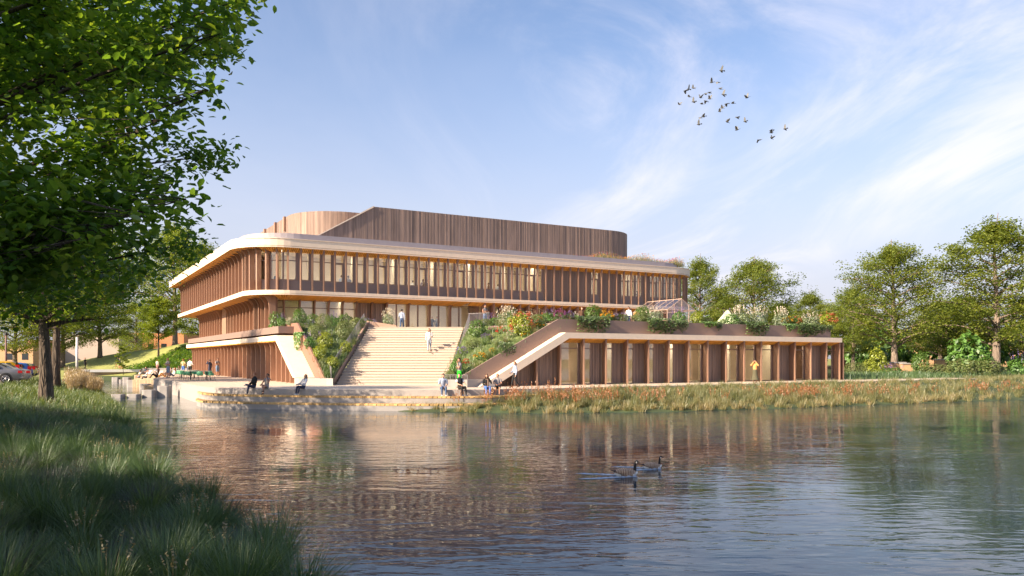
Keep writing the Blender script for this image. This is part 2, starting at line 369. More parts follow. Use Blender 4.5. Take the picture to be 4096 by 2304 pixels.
for row, (off, zt, st) in enumerate(((.72, .80, 0), (1.5, .40, .6))):
    pts = []; n = 90
    for k in range(n+1):
        s = s0+st+(s1-s0-st)*k/n; p, tg, nn = edge_at(s); w_ = off*min(1, (s-s0-st)/4.5+.05)
        pts.append((p+nn*w_, p-nn*.6))
    mb = MB(); poly = [(a.x, a.y) for a, b in pts]+[(b.x, b.y) for a, b in reversed(pts)]
    mb.prism(poly, -1.2, zt-.105)
    mb.build('terrace_step', M_conc, plaza)
    s = s0+st+.4
    while s < s1:
        p, tg, nn = edge_at(s); w_ = off*min(1, (s-s0-st)/4.5+.05)
        c = p+nn*(w_-.47)
        link('plank', random.choice(plank_meshes), plaza, (c.x, c.y, zt-.05+random.uniform(-.004, .004)), math.atan2(tg.y, tg.x)+random.uniform(-.01, .01))
        s += .24
# path strip of pale gravel past the right wing
# ------------------------------------------------------------------ stairs
YF, YT, ZD, NS = 57.0, 64.3, 5.55, 22
def st_l(y): return -12.55+(y-YF)/(YT-YF)*1.05
def st_r(y): return -4.75+(y-YF)/(YT-YF)*.85
stairs = empty('staircase', (-8.6, YF, ZP)); tag(stairs, 'wide pale stone staircase rising from the plaza to the planted terrace', 'staircase')
def sub(o, p):
    o.parent = p; o.matrix_parent_inverse = Matrix.Translation(p.location).inverted(); return o
run, rise = (YT-YF)/NS, (ZD-ZP)/NS
for i in range(NS):
    y0 = YF+i*run; y1 = YT+.02 if i == NS-1 else y0+run*1.9; mb = MB(); za, zb = ZP+i*rise, ZP+(i+1)*rise
    c = [(st_l(y0), y0), (st_r(y0), y0), (st_r(y0), min(y1, YT+.3)), (st_l(y0), min(y1, YT+.3))]
    mb.hexa([p+(za,) for p in c]+[p+(zb-.05,) for p in c], 0, .3)
    yb = y0-.06; c = [(st_l(y0), yb), (st_r(y0), yb), (st_r(y0), min(y1, YT+.3)), (st_l(y0), min(y1, YT+.3))]
    mb.hexa([p+(zb-.05,) for p in c]+[p+(zb,) for p in c], 0, .7)
    sub(mb.build('step', M_step), stairs)
M_string = mat('pinkish_brown_steel', (.44, .29, .215), .6, noise=(20, .06))
for side, fx_ in ((-1, st_l), (1, st_r)):
    mb = MB(); o0 = (fx_(YF)+side*.16, YF-.1); o1 = (fx_(YT)+side*.16, YT)
    hgt = .42 if side < 0 else .12
    P = [(o0[0], o0[1], ZP+.002), (o0[0], o0[1], ZP+.25+hgt*.5), (o1[0], o1[1], ZD+hgt), (o1[0], o1[1]+.9, ZD+hgt), (o1[0], o1[1]+.9, ZD-.9), (o1[0], o1[1], ZD-.5)]
    mb.extr(P, (side*.14 if side > 0 else -.14, 0, 0))
    sub(mb.build('stringer', M_string), stairs)
lw = MB(); a = st_l(YT)-.3
lw.hexa([(a, YT+.25, ZD+.001), (a+2.4, YT+.35, ZD+.001), (a+2.4, YT+.5, ZD+.001), (a, YT+.4, ZD+.001), (a, YT+.25, ZD+.55), (a+2.4, YT+.35, ZD+.16), (a+2.4, YT+.5, ZD+.16), (a, YT+.4, ZD+.55)])
sub(lw.build('low_wall', M_string), stairs)
# ------------------------------------------------------------------ planted slopes
def ruled(name, A0, A1, B0, B1, n=24):
    vs = []
    for i in range(n+1):
        for j in range(n+1):
            s, t = i/n, j/n; p = A0.lerp(A1, t).lerp(B0.lerp(B1, t), s)
            p = p+Vector((0, 0, .10*math.sin(i*1.3+j*.7)*math.sin(j*.9+i*.4)+.22*math.sin(math.pi*s)*math.sin(math.pi*t)))
            vs.append(tuple(p))
    f = [(i*(n+1)+j, (i+1)*(n+1)+j, (i+1)*(n+1)+j+1, i*(n+1)+j+1) for i in range(n) for j in range(n)]
    me = np_mesh(name, vs, f, mat('pale_moss_bed', (.13, .17, .055), .95, noise=(2.2, .45), bump=(18, .8, .05)), smooth=True)
    tag(link(name, me), kind='structure'); return [Vector(v) for v in vs]
BEDL = ruled('garden_slope', UV(16.45, 54.9, 1.62), UV(16.45, 62.4, 5.52), Vector((-12.75, 55.9, 1.6)), Vector((-11.75, 64.3, 5.52)))
BEDR = ruled('garden_slope', Vector((-4.45, 52.4, 1.6)), Vector((-3.6, 64.3, 5.52)), UV(23.1, 47.0, 1.62), UV(31.2, 47.0, 5.52))
def proj(p): return HX+F*p[0]/p[1], HY-F*(p[2]-CZ)/p[1]
def on_bed(px, py, bed): return min(bed, key=lambda v: (proj(v)[0]-px)**2+(proj(v)[1]-py)**2).copy()
# ================================================================== the building
bld = empty('building', UV(15, 69, ZP)); tag(bld, 'long three storey hall with timber fins, cream roof bands and rounded corners', 'building')
def bp(mb, name, mats, smooth=False, parent=None): 
    o = mb.build(name, mats, None, smooth)
    if parent is None: sub(o, bld)
    else: o.parent = parent
    return o
def rpoly(cs, n=12):
    """rounded polygon from (u, v, radius) -> list of (u, v) ccw"""
    out = []; k = len(cs)
    for i in range(k):
        p = Vector(cs[i][:2]); r = cs[i][2]; a = Vector(cs[i-1][:2]); b = Vector(cs[(i+1) % k][:2])
        if r <= 0: out.append(p); continue
        da, db = (a-p).normalized(), (b-p).normalized(); p0, p1 = p+da*r, p+db*r; c = p+da*r+db*r
        a0 = math.atan2(*(p0-c).yx); a1 = math.atan2(*(p1-c).yx); dlt = (a1-a0+math.pi) % (2*math.pi)-math.pi
        out += [c+Vector((math.cos(a0+dlt*j/n), math.sin(a0+dlt*j/n)))*r for j in range(n+1)]
    return out
def xy(P): return [tuple(UV(p[0], p[1]))[:2] for p in P]
ROOF = rpoly([(13.45, 117, 0), (13.45, 69.6, 4.3), (66.3, 69.6, 4.6), (66.3, 117, 0)])
BAND = rpoly([(14.4, 116, 0), (14.4, 69.65, 3.8), (66.0, 69.65, 4.4), (66.0, 116, 0)])
Z2, ZB = 8.98, 8.58; ZR0, ZR1 = 12.68, 13.48
mb = MB(); mb.prism(xy(ROOF), ZR0, ZR1-.06, 0, bottom=False); mb.prism(xy(ROOF), ZR0+.10, ZR0+.14, 1, top=False)
P2 = rpoly([(13.41, 117, 0), (13.41, 69.56, 4.3), (66.34, 69.56, 4.6), (66.34, 117, 0)])
mb.prism(xy(P2), ZR1-.06, ZR1, 0, mt=2)
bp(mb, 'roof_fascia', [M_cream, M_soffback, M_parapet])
PAR = rpoly([(14.7, 115.5, 3), (14.7, 70.85, 4.2), (65.1, 70.85, 4), (65.1, 115.5, 3)])
mb = MB(); mb.prism(xy(PAR), ZR1, 14.13, 0); bp(mb, 'roof_parapet', M_parapet)
mb = MB(); mb.prism(xy(BAND), ZB, Z2, 0, bottom=False, mt=0); mb.prism(xy(BAND), ZB+.09, ZB+.13, 1, top=False)
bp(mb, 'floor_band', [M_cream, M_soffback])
# soffit slats: short strips running back from the edge of a band
def along(P, closed=False):
    acc = [0]
    for a, b in zip(P, P[1:]): acc.append(acc[-1]+(Vector(b)-Vector(a)).length)
    def f(s):
        i = min(max(int(np.searchsorted(acc, s))-1, 0), len(P)-2); t = (s-acc[i])/max(1e-9, acc[i+1]-acc[i])
        p = Vector(P[i]).lerp(Vector(P[i+1]), t); tg = (Vector(P[i+1])-Vector(P[i])).normalized()
        return p, tg, Vector((tg.y, -tg.x))       # normal points outwards for a ccw outline
    f.acc = acc; f.len = acc[-1]; return f
def slats(name, path, sa, sb, depth, z, step=.17, w=.085, h=.09, edge=.04, drop=0, dz=.03):
    mb = MB(); back = MB(); s = sa
    while s < sb:
        p, tg, nn = path(s); dd = depth(s) if callable(depth) else depth
        a = p-nn*edge; b = p-nn*dd; c = [a-tg*w/2, a+tg*w/2, b+tg*w/2, b-tg*w/2]; c = [tuple(UV(q.x, q.y))[:2] for q in c]
        dr = drop(s) if callable(drop) else drop; zz_ = (z, z, z-dr, z-dr); mb.hexa([q+(y-h,) for q, y in zip(c, zz_)]+[q+(y,) for q, y in zip(c, zz_)])
        if dr > .05:
            c2 = [p-nn*edge-tg*step/2, p-nn*edge+tg*step/2, b+tg*step/2, b-tg*step/2]; c2 = [tuple(UV(q.x, q.y))[:2] for q in c2]; back.hexa([q+(y-.03,) for q, y in zip(c2, zz_)]+[q+(y+.0,) for q, y in zip(c2, zz_)])
        s += step
    o = bp(mb, name, M_soffit); o['kind'] = 'stuff'
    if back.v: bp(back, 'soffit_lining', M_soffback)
    return o
roofp = along([tuple(p) for p in ROOF]); bandp = along([tuple(p) for p in BAND])
LR = 117-69.6-4.3; LB = 116-69.65-3.8                       # straight length of the left sides
slats('soffit_slats', roofp, .1, roofp.len-47.6+2, lambda s: 1.95 if s < LR else (1.4 if s < LR+6 else .74), ZR0+.10, drop=lambda s: 0 if s < LR+4 else .36)
slats('soffit_slats', bandp, .1, bandp.len-46.5+2, lambda s: 2.5 if s < LB-2 else (2.7 if s < LB+23.2 else 1.02), ZB+.09, drop=lambda s: 0 if s < LB+4 else (.30 if s < LB+23.2 else .34))
# --- fins
FINC = {}
def fin(s, path, r_in, r_out, z0, z1, flare=0., R=None, th=.14, parent=None, matl=None):
    """an upright blade set square to the outline; the top can sweep outwards by flare"""
    key = (round(r_in, 2), round(r_out, 2), round(z1-z0, 2), round(flare, 2), th, (matl or M_fin).name)
    if key not in FINC:
        prof = [(r_in, 0), (r_out, 0)]
        h = z1-z0
        if flare > .05:
            Rz = R or flare*1.15
            for j in range(9):
                w = math.pi/2*j/8; prof.append((r_out+flare*(1-math.cos(w)), h-Rz+Rz*math.sin(w)))
            prof += [(r_in, h)]
        else: prof += [(r_out, h), (r_in, h)]
        mb = MB(); rr = random.random()
        P = [(-th/2, -q[0], q[1]) for q in prof]
        mb.extr(P, (th, 0, 0), 0, rr); FINC[key] = mb.mesh('fin', matl or M_fin)
    p, tg, nn = path(s) if callable(path) else path
    q = UV(p.x, p.y, z0); wd = UV(tg.x, tg.y)
    o = link('fin', FINC[key], None, q, math.atan2(wd.y, wd.x)); return sub(o, bld)
# left facade, second floor
s = .25; k = 0
while s < LB-1.2:
    fin(s, bandp, -.95, -.34, Z2, ZR0+.02, .72, 1.05); s += 1.63
arcL = math.pi/2*3.8
for j in range(7):
    t = j/6.6; fin(LB-.9+(arcL+.9)*t, bandp, -.8, -.26, Z2, ZR0+.02, max(.1, .68-.5*t))
US = lambda u: LB+arcL+(u-(14.4+3.8))                      # arc position of a front point U
for i in range(-2, 42): fin(US(20.75+1.017*i), bandp, -.30, -.06, Z2, ZR0+.02, th=.13)
for j in range(1, 6): fin(US(20.75+1.017*41)+j*1.15, bandp, -.36, -.06, Z2, ZR0+.02, th=.16)
# --- windows: frame mesh with a pane child, shared between bays of one size
WINC = {}
def window(P0, P1, z0, z1, kind, fr=.07, transom=None, side=None, parent=None, spandrel=0):
    a, b = UV(*P0), UV(*P1); wdt = (b-a).length; key = (round(wdt, 2), round(z1-z0, 2), kind, transom, side)
    h = z1-z0
    if key not in WINC:
        mb = MB(); d = .09
        def bar(x0, x1, y0, y1, dd=d): mb.box(((x0+x1)/2, 0, (y0+y1)/2), (x1-x0, dd, y1-y0), r=.5)
        bar(0, fr, 0, h); bar(wdt-fr, wdt, 0, h); bar(fr, wdt-fr, 0, fr); bar(fr, wdt-fr, h-fr, h)
        if transom: bar(fr, wdt-fr, transom-.04, transom+.04, d-.012)
        if side: bar(wdt-fr-side, wdt-fr, fr, h-fr, d+.03)
        if kind == 'open': 
            t2 = transom or h; bar(fr, wdt-fr, t2-.13, t2-.05, d+.02); bar(wdt-fr-.1, wdt-fr-.002, fr+.002, t2-.05, d+.022)
        gl = MB(); gl.box((wdt/2, .01, h/2), (wdt-2*fr+.01, .012, h-2*fr+.01), r=.5)
        WINC[key] = (mb.mesh('window', M_frame), gl.mesh('pane', M_glass))
    fm, gm = WINC[key]; rz = math.atan2((b-a).y, (b-a).x)
    o = sub(link('window', fm, None, (a.x, a.y, z0), rz), bld); link('pane', gm, o); return o
def perforated():
    m = mat('perforated_panel', (.24, .19, .175), .55); t = m.node_tree; b = t.nodes['Principled BSDF']
    tcn = N(t, 'ShaderNodeTexCoord'); vz = N(t, 'ShaderNodeTexVoronoi'); L(t, tcn.outputs['Object'], vz.inputs['Vector'])
    vz.inputs['Scale'].default_value = 13; vz.inputs['Randomness'].default_value = 0
    L(t, ramp(t, vz.outputs['Distance'], [(.25, (.07, .055, .05)), (.38, (.255, .20, .185))]), b.inputs['Base Color']); return m
M_perf = perforated()
PANC = {}
def panel(P0, P1, z0, z1, name='spandrel_panel', matl=None, ribs=0, th=.05):
    a, b = UV(*P0), UV(*P1); wdt = (b-a).length; key = (round(wdt, 2), round(z1-z0, 2), name, ribs)
    if key not in PANC:
        h = z1-z0; mb = MB()
        if ribs:
            mb.box((wdt/2, .05, h/2), (wdt, .04, h), r=.05)
            for i in range(ribs):
                x0 = wdt*i/ribs; mb.box((x0+wdt/ribs*.5, 0, h/2), (wdt/ribs*.78, .06+random.choice((0, .02)), h))
        else: mb.box((wdt/2, 0, h/2), (wdt, th, h))
        PANC[key] = mb.mesh(name, matl or M_perf)
    return sub(link(name, PANC[key], None, (a.x, a.y, z0), math.atan2((b-a).y, (b-a).x)), bld)
W2 = along([tuple(p) for p in rpoly([(15.15, 115.6, 0), (15.15, 70.4, 3.3), (65.3, 70.4, 3.9), (65.3, 115.6, 0)])])
def w2(s): p, t, n = W2(s); return (p.x, p.y)
L2 = 115.6-70.4-3.3; A2 = math.pi/2*3.3
# solid timber wall on the left side, second floor
mb = MB(); e0, e1 = 75.2, 115.6
mb.prism(xy([(15.15, e0), (15.4, e0), (15.4, e1), (15.15, e1)]), Z2, ZR0+.08); bp(mb, 'timber_wall', M_wallw)
# corner bays
ss = np.linspace(115.6-e0, L2+A2, 7)
for a, b in zip(ss, ss[1:]):
    window(w2(a), w2(b), Z2+.95, ZR0+.06, 'plain', transom=1.72); panel(w2(a), w2(b), Z2, Z2+.94)
def bay2(u0, u1, kind):
    if kind == 'solid': panel((u0, 70.42), (u1, 70.42), Z2, ZR0-.20, 'cladding_panel', M_board, ribs=7)
    else:
        window((u0, 70.4), (u1, 70.4), Z2+.95, ZR0-.20, kind, transom=1.72, side=.13 if kind != 'open' else None); panel((u0, 70.4), (u1, 70.4), Z2, Z2+.94)
ufirst = 15.15+3.3
bay2(ufirst, 20.75-2*1.017, 'plain')
for i in range(-2, 41):
    kind = ('plain', 'open', 'plain', 'plain')[i % 4]
    if 23 <= i <= 28 or 30 <= i <= 32 or i == 36: kind = 'solid'
    bay2(20.75+1.017*i, 20.75+1.017*(i+1), kind)
sq = np.linspace(L2+A2+(20.75+41*1.017-ufirst), W2.len-45.2+.5, 7)
for a, b in zip(sq, sq[1:]):
    window(w2(a), w2(b), Z2+.95, ZR0+.06, 'plain', transom=1.72); panel(w2(a), w2(b), Z2, Z2+.94)
# --- interiors of the second floor
M_glow = bpy.data.materials.new('added_room_glow'); M_glow.use_nodes = True  # emissive material of the unseen strips added to brighten the rooms
b_ = M_glow.node_tree.nodes['Principled BSDF']; b_.inputs['Emission Color'].default_value = (1, .86, .66, 1); b_.inputs['Emission Strength'].default_value = 4.4
mb = MB(); mb.prism(xy([(17.5, 75.2), (64.8, 75.2), (64.8, 75.4), (17.5, 75.4)]), Z2, ZR0); bp(mb, 'interior_wall', M_inner)
mb = MB(); mb.prism(xy([(16, 70.6), (64.6, 70.6), (64.6, 76.5), (16, 76.5)]), ZR0-.06, ZR0-.02); bp(mb, 'interior_ceiling', M_inner)
mb = MB(); mb.prism(xy([(64.9, 73), (65.05, 73), (65.05, 100), (64.9, 100)]), Z2, ZR0); bp(mb, 'interior_wall', M_inner)
for u in np.arange(20, 60, 4.07):
    mb = MB(); mb.prism(xy([(u, 72.2), (u+.28, 72.2), (u+.28, 72.5), (u, 72.5)]), Z2, ZR0-.06); bp(mb, 'interior_column', M_inner)
for u in np.arange(17, 62, 3.0):
    mb = MB(); mb.prism(xy([(u, 70.95), (u+2.7, 70.95), (u+2.7, 71.75), (u, 71.75)]), ZR0-.10, ZR0-.065); bp(mb, 'added_glow_strip', M_glow)  # added glowing strips, out of sight above the window heads, brighten this floor
for u in (36.0, 43.6, 50.2):
    mb = MB(); mb.prism(xy([(u, 71.4), (u+.14, 71.4), (u+.14, 76.5), (u, 76.5)]), Z2, ZR0-.07); bp(mb, 'interior_wall', M_inner)
# --- first floor: deck, left wall, front glazing
deck = xy([(15.1, 111.5), (15.1, 62.9), (16.3, 62.9)])+[(-11.6, 64.5), (-3.8, 64.5)]+xy([(31.0, 46.9), (59.4, 46.9), (59.4, 111.5)])
mb = MB(); mb.prism(deck, 5.0, ZD, 0, bottom=False, mt=1); bp(mb, 'deck', [M_planter, mat('timber_deck', (.40, .30, .21), .8, noise=(8, .2))])
mb = MB(); mb.prism(xy([(16.8, 71.5), (17.1, 71.5), (17.1, 110.5), (16.8, 110.5)]), ZD, ZB+.05); bp(mb, 'timber_wall', M_wallw)
def wallpath(u, va, vb):    # straight outline running from the far end towards the viewer along the left side
    return along([(u, va), (u, vb)])
F1 = wallpath(16.8, 110.8, 68); s = .2
while s < 39.4:
    if not 15.2 < s < 19.4: fin(s, F1, -.1, .46, ZD-.6, ZB+.07, .85, 1.1)
    s += 1.63
mb = MB(); mb.prism(xy([(16.4, 92.2), (16.82, 92.2), (16.82, 94.6), (16.4, 94.6)]), ZD-.6, ZB+.05); bp(mb, 'timber_pier', M_fin)
for v in (88.6, 90.2, 91.6):
    window((16.76, v+1.3), (16.76, v), ZD, ZB, 'plain', transom=1.9)
FR = along([tuple(p) for p in rpoly([(16.4, 80, 0), (16.4, 72.4, 3.2), (36, 72.4, 0), (36, 80, 0)])][0:16])
A1 = 80-72.4-3.2
cuts = [A1-.6+j*1.32 for j in range(0, 9)]
for j, (a, b) in enumerate(zip(cuts, cuts[1:])):
    p, q = FR(a)[0], FR(b)[0]; window((p.x, p.y), (q.x, q.y), ZD, ZB-.24, 'plain', transom=2.1)
    fin(a, FR, -.1, .35, ZD, ZB+.07, 1.0, 1.0, matl=M_wallw)
uend = FR(cuts[-1])[0].x
u = uend
for j in range(2):
    panel((u, 72.4), (u+1.5, 72.4), ZD, ZB-.24, 'cladding_panel', M_board, ribs=9); fin(0, ((Vector((u, 72.4)), Vector((1, 0)), Vector((0, -1)))), -.1, .35, ZD, ZB+.07, 1.0, 1.0, matl=M_wallw); u += 1.5
while u < 35:
    w_ = 1.12; window((u, 72.4), (u+w_, 72.4), ZD, ZB-.24, 'plain'); window((u+w_, 72.4), (u+2*w_, 72.4), ZD, ZB-.24, 'plain')
    fin(0, ((Vector((u, 72.4)), Vector((1, 0)), Vector((0, -1)))), -.1, .4, ZD, ZB+.07, 1.0, 1.0, th=.2, matl=M_wallw); u += 2*w_
uw = u
mb = MB(); mb.prism(xy([(uw, 70.75), (uw+.3, 70.75), (uw+.3, 72.5), (uw, 72.5)]), ZD, ZB+.05); bp(mb, 'timber_wall', M_wallw)
i = 0
for i in range(-2, 42):
    ua = 20.75+1.017*i
    if ua < uw+.1: continue
    fin(US(ua), bandp, -1.0, -.16, ZD, ZB+.05, th=.16, matl=M_wallw)
    k = 'solid' if i in (19, 20, 23, 24, 25, 26, 27, 29, 31, 32) else 'plain'
    if k == 'solid': panel((ua, 70.72), (ua+1.017, 70.72), ZD, ZB-.2, 'cladding_panel', M_board, ribs=7)
    else: window((ua, 70.7), (ua+1.017, 70.7), ZD, ZB-.2, 'plain', transom=2.1, side=.13)
mb = MB(); mb.prism(xy([(20.75+42*1.017, 70.72), (65.3, 74), (65.3, 111), (65.1, 111), (65.1, 74.2)]), ZD, ZB+.05); bp(mb, 'timber_wall', M_wallw)
mb = MB(); mb.prism(xy([(17.5, 77.4), (65, 77.4), (65, 77.6), (17.5, 77.6)]), ZD, ZB); bp(mb, 'interior_wall', M_inner)
mb = MB(); mb.prism(xy([(17.2, 71.0), (64.6, 71.0), (64.6, 79), (17.2, 79)]), ZB-.05, ZB-.01); bp(mb, 'interior_ceiling', M_inner)
for u in np.arange(20.4, 62, 3.0):
    if 33 < u < 38.2: continue
    v0 = 73.6 if u < 36 else 71.1
    mb = MB(); mb.prism(xy([(u, v0), (u+2.7, v0), (u+2.7, v0+.8), (u, v0+.8)]), ZB-.09, ZB-.055); bp(mb, 'added_glow_strip', M_glow)  # more added strips, kept unseen, to lift the rooms behind this glazing
for u in (23.6, 41.2, 50.0):
    mb = MB(); mb.prism(xy([(u, 73.2), (u+.14, 73.2), (u+.14, 77.4), (u, 77.4)]), ZD, ZB-.06); bp(mb, 'interior_wall', M_inner)
# --- ground floor, left wing
ZF0, ZF1 = 4.41, 4.83
def leg(P, uv, dz, t0, t1, nm, flat=True):
    pass
mb = MB()   # horizontal fascia and its folded sloping leg (outline in the v-z plane, extruded along u)
prof = [(111.7, ZF1), (62.8, ZF1), (57.1, 1.65), (57.85, 1.65), (63.05, ZF0+.02), (111.7, ZF0+.02)]
mb.extr([tuple(UV(14.9, v, z)) for v, z in prof], UV(1.4, 0)); bp(mb, 'terrace_fascia', M_cream)
mb = MB(); prof = [(54.7, 1.65), (62.0, 5.8), (70.6, 5.86), (70.6, ZF1+.004), (62.83, ZF1+.004), (57.2, 1.65)]
mb.extr([tuple(UV(16.303, v, z)) for v, z in prof], UV(.14, 0)); bp(mb, 'planter_wall', mat('rust_brown_planter', (.27, .145, .105), .7, noise=(30, .2), bump=(90, .3, .01)))
mb = MB(); wl = [(58.3, ZP), (58.3, 1.9), (62.9, ZF0+.05), (111.2, ZF0+.05), (111.2, ZP)]
mb.extr([tuple(UV(16.02, v, z)) for v, z in wl], UV(.28, 0)); bp(mb, 'timber_wall', M_wallw)
F0 = wallpath(16.02, 111.4, 57); s = .3
gs = [.3+1.9*j for j in range(25)]+[47.6, 49.0]
for s in gs:
    fin(s, F0, -.1, .48, ZP, ZF0+.03, .42, .8, th=.13)
for s, zt in ((50.3, 3.75), (51.6, 3.05), (52.7, 2.4)): fin(s, F0, -.1, .48, ZP, zt, th=.13)
slats('soffit_slats', wallpath(14.9, 111.6, 63.2), 0, 48.2, 1.2, ZF0+.02, edge=.02)
# --- right wing
mb = MB(); prof = [(59.9, ZF1), (30.8, ZF1), (24.0, ZP+.002), (25.1, ZP+.002), (31.1, ZF0+.02), (59.9, ZF0+.02)]
mb.extr([tuple(UV(u, 46.1, z)) for u, z in reversed(prof)], UV(0, .85)); bp(mb, 'terrace_fascia', M_cream)
mb = MB(); prof = [(22.7, 1.65), (30.7, 5.8), (59.35, 5.8), (59.35, ZF1+.004), (30.83, ZF1+.004), (24.9, 1.65)]
mb.extr([tuple(UV(u, 46.86, z)) for u, z in prof], UV(0, .14)); bp(mb, 'planter_wall', M_planter)
mb = MB(); mb.extr([tuple(UV(59.25, v, z)) for v, z in ((47, 4.6), (47, 5.8), (60, 5.8), (60, 4.6))], UV(.12, 0)); bp(mb, 'planter_wall', M_planter)
mb = MB(); mb.extr([tuple(UV(59.75, v, z)) for v, z in ((46.96, 4.41), (46.96, 4.83), (60, 4.83), (60, 4.41))], UV(.15, 0)); bp(mb, 'terrace_fascia', M_cream)
def fol(u): return min(ZF0+.0, ZP+(u-25.3)*.551)
slats('soffit_slats', along([(31.3, 46.1), (59.8, 46.1)]), 0, 28.4, 1.02, ZF0+.11, edge=.02, drop=.30)
mb = MB(); mb.prism(xy([(29, 47.2), (59.6, 47.2), (59.6, 52), (29, 52)]), ZF0+.03, ZF0+.07, 0); bp(mb, 'interior_ceiling', M_inner)
FX = [2112-56, 2146, 2241, 2334, 2423, 2509, 2593, 2674.5, 2753.5, 2829.8, 2903.7, 2975.5, 3044.2, 3112.9, 3178.5, 3242, 3304.8, 3357, 3371]
FU = [onV(p, 46.25) for p in FX]
WV = 47.12
def bigfin(u, zt):
    mb = MB(); a = Vector((u, 46.18)); d = Vector((.33, .90)); n = Vector((1, -.2))*.065
    c = [a-n*.8, a+n*.8, a+d+n*.8, a+d-n*.8]
    mb.prism(xy(c), ZP, zt, 0); return bp(mb, 'fin', M_fin)
for u in FU:
    bigfin(u, fol(u)+.02 if u < 31 else ZF0+.02)
for u in (onV(2045, 46.25), ): pass
# wall bays of the right wing: boards, window, boards ...
edges = [25.6]+[u+.5 for u in FU]
kinds = 'b b b c a a a a a c b c c c b c b c c'.split()
for j, (ua, ub) in enumerate(zip(edges, edges[1:])):
    if ub-ua < .2: continue
    zt = ZF0-.20; k = kinds[min(j, len(kinds)-1)]
    if ub < 31.4:                                                     # under the slope: boards cut to the rake
        n = max(3, int((ub-ua)/.14)); mb = MB()
        for q in range(n):
            x0 = ua+(ub-ua)*q/n; x1 = ua+(ub-ua)*(q+.86)/n; h = min(ZF0, ZP+(x0-25.1)*.555)
            if h > ZP+.1: mb.prism(xy([(x0, WV), (x1, WV), (x1, WV+.07), (x0, WV+.07)]), ZP, h)
        bp(mb, 'cladding_panel', M_board); continue
    w_ = ub-ua
    if k == 'b': panel((ua, WV), (ub, WV), ZP, zt, 'cladding_panel', M_board, ribs=int(w_/.14))
    elif k == 'c': window((ua, WV), (ub-.25, WV), ZP, zt, 'plain', transom=2.6, side=.1); panel((ub-.25, WV), (ub, WV), ZP, zt, 'cladding_panel', M_board, ribs=2)
    else:
        h1 = ua+w_*.38; window((ua, WV), (h1, WV), ZP, zt, 'plain', transom=2.6); panel((h1, WV), (ub-.32, WV), ZP, zt, 'cladding_panel', M_board, ribs=int((ub-.32-h1)/.14)); window((ub-.32, WV), (ub, WV), ZP, zt, 'plain', transom=2.6)
mb = MB(); mb.prism(xy([(28, 51), (59.4, 51), (59.4, 51.2), (28, 51.2)]), ZP, ZF0); bp(mb, 'interior_wall', mat('tan_interior_wall', (.46, .36, .26), .8, noise=(.5, .25)))
mb = MB(); mb.prism(xy([(59.4, 48.2), (59.6, 48.2), (59.6, 60), (59.4, 60)]), ZP, ZF0); bp(mb, 'timber_wall', M_wallw)
mb = MB(); mb.prism(xy([(28, 47.22), (59.4, 47.22), (59.4, 53), (28, 53)]), ZP, ZP+.03); bp(mb, 'interior_floor', M_innerfl)
for u in np.arange(31, 58, 3.0):
    mb = MB(); mb.prism(xy([(u, 47.35), (u+2.7, 47.35), (u+2.7, 48.1), (u, 48.1)]), ZF0-.04, ZF0-.01); bp(mb, 'added_glow_strip', M_glow)  # unseen glowing strips added to brighten the wing interior
for u in (36.5, 42.0, 47.6, 53.2):
    mb = MB(); mb.prism(xy([(u, 47.35), (u+.12, 47.35), (u+.12, 51), (u, 51)]), ZP+.03, ZF0-.05); bp(mb, 'interior_wall', M_inner)
# --- concrete plinths under the planters
mb = MB(); a, b, c = UV(14.85, 57.15), UV(14.95, 56.3), UV(16.4, 54.55)
mb.prism([(a.x, a.y), (b.x, b.y), (c.x, c.y), (-12.35, 54.85), (-12.78, 56.8), UV(16.4, 59.5)[:2]], ZP, 1.64); bp(mb, 'plinth', M_conc2)
mb = MB(); a, b = UV(24.85, 46.84), UV(25.4, 47.4)
mb.prism([(-4.42, 51.9), (-2.9, 51.6), (a.x, a.y), (b.x, b.y), (-4.55, 57.2)], ZP, 1.64); bp(mb, 'plinth', M_conc2)
# --- roof volumes clad in upright boards
def boards(name, path, sa, sb, z0, ztop, step=.13):
    mb = MB(); s = sa
    while s < sb:
        w_ = step*random.choice((.8, .88, .92)); p, tg, nn = path(s+step/2); th = random.choice((.05, .058, .066))
        a, b = p-tg*w_/2, p+tg*w_/2; c = [a+nn*th, b+nn*th, b-nn*.02, a-nn*.02]; za, zb = ztop(a), ztop(b)
        c = [tuple(UV(q.x, q.y))[:2] for q in c]
        if min(za, zb) > z0+.02: mb.hexa([q+(z0,) for q in c]+[c[0]+(za,), c[1]+(zb,), c[2]+(zb,), c[3]+(za,)])
        s += step
    o = bp(mb, name, M_board); o['kind'] = 'stuff'; return o
ZT = 17.75
def ztf(p): return min(ZT, 14.0+(p.x-20.4)*.583) if p.x < 27 else ZT
FV = [tuple(p) for p in rpoly([(18.5, 73.6, 0), (59.9, 73.6, 4.4), (59.9, 100, 0)])]
FVo = FV[0:]; pth = along(FVo)
boards('cladding_boards', pth, 2.0, pth.len-.2, 13.6, ztf)
pin = rpoly([(26.8, 73.72, 0), (59.78, 73.72, 4.3), (59.78, 100, 0), (26.8, 100, 0)])
mb = MB(); mb.prism(xy(pin), 13.6, ZT-.04); bp(mb, 'roof_volume', M_board)
mb = MB(); mb.extr([tuple(UV(u, 73.72, z)) for u, z in ((20.4, 13.6), (26.8, 13.6), (26.8, ZT-.04), (20.4, 14.0))], UV(0, 26)); bp(mb, 'roof_volume', M_board)
mb = MB(); mb.extr([tuple(UV(u, 73.45, z)) for u, z in ((20.0, 13.72), (20.0, 13.80), (26.75, ZT+.06), (26.85, ZT-.03))], UV(0, .12)); bp(mb, 'gable_trim', M_cream)
BV = [tuple(p) for p in rpoly([(20.9, 112, 0), (20.9, 77.5, 5.0), (40, 77.5, 0)])]
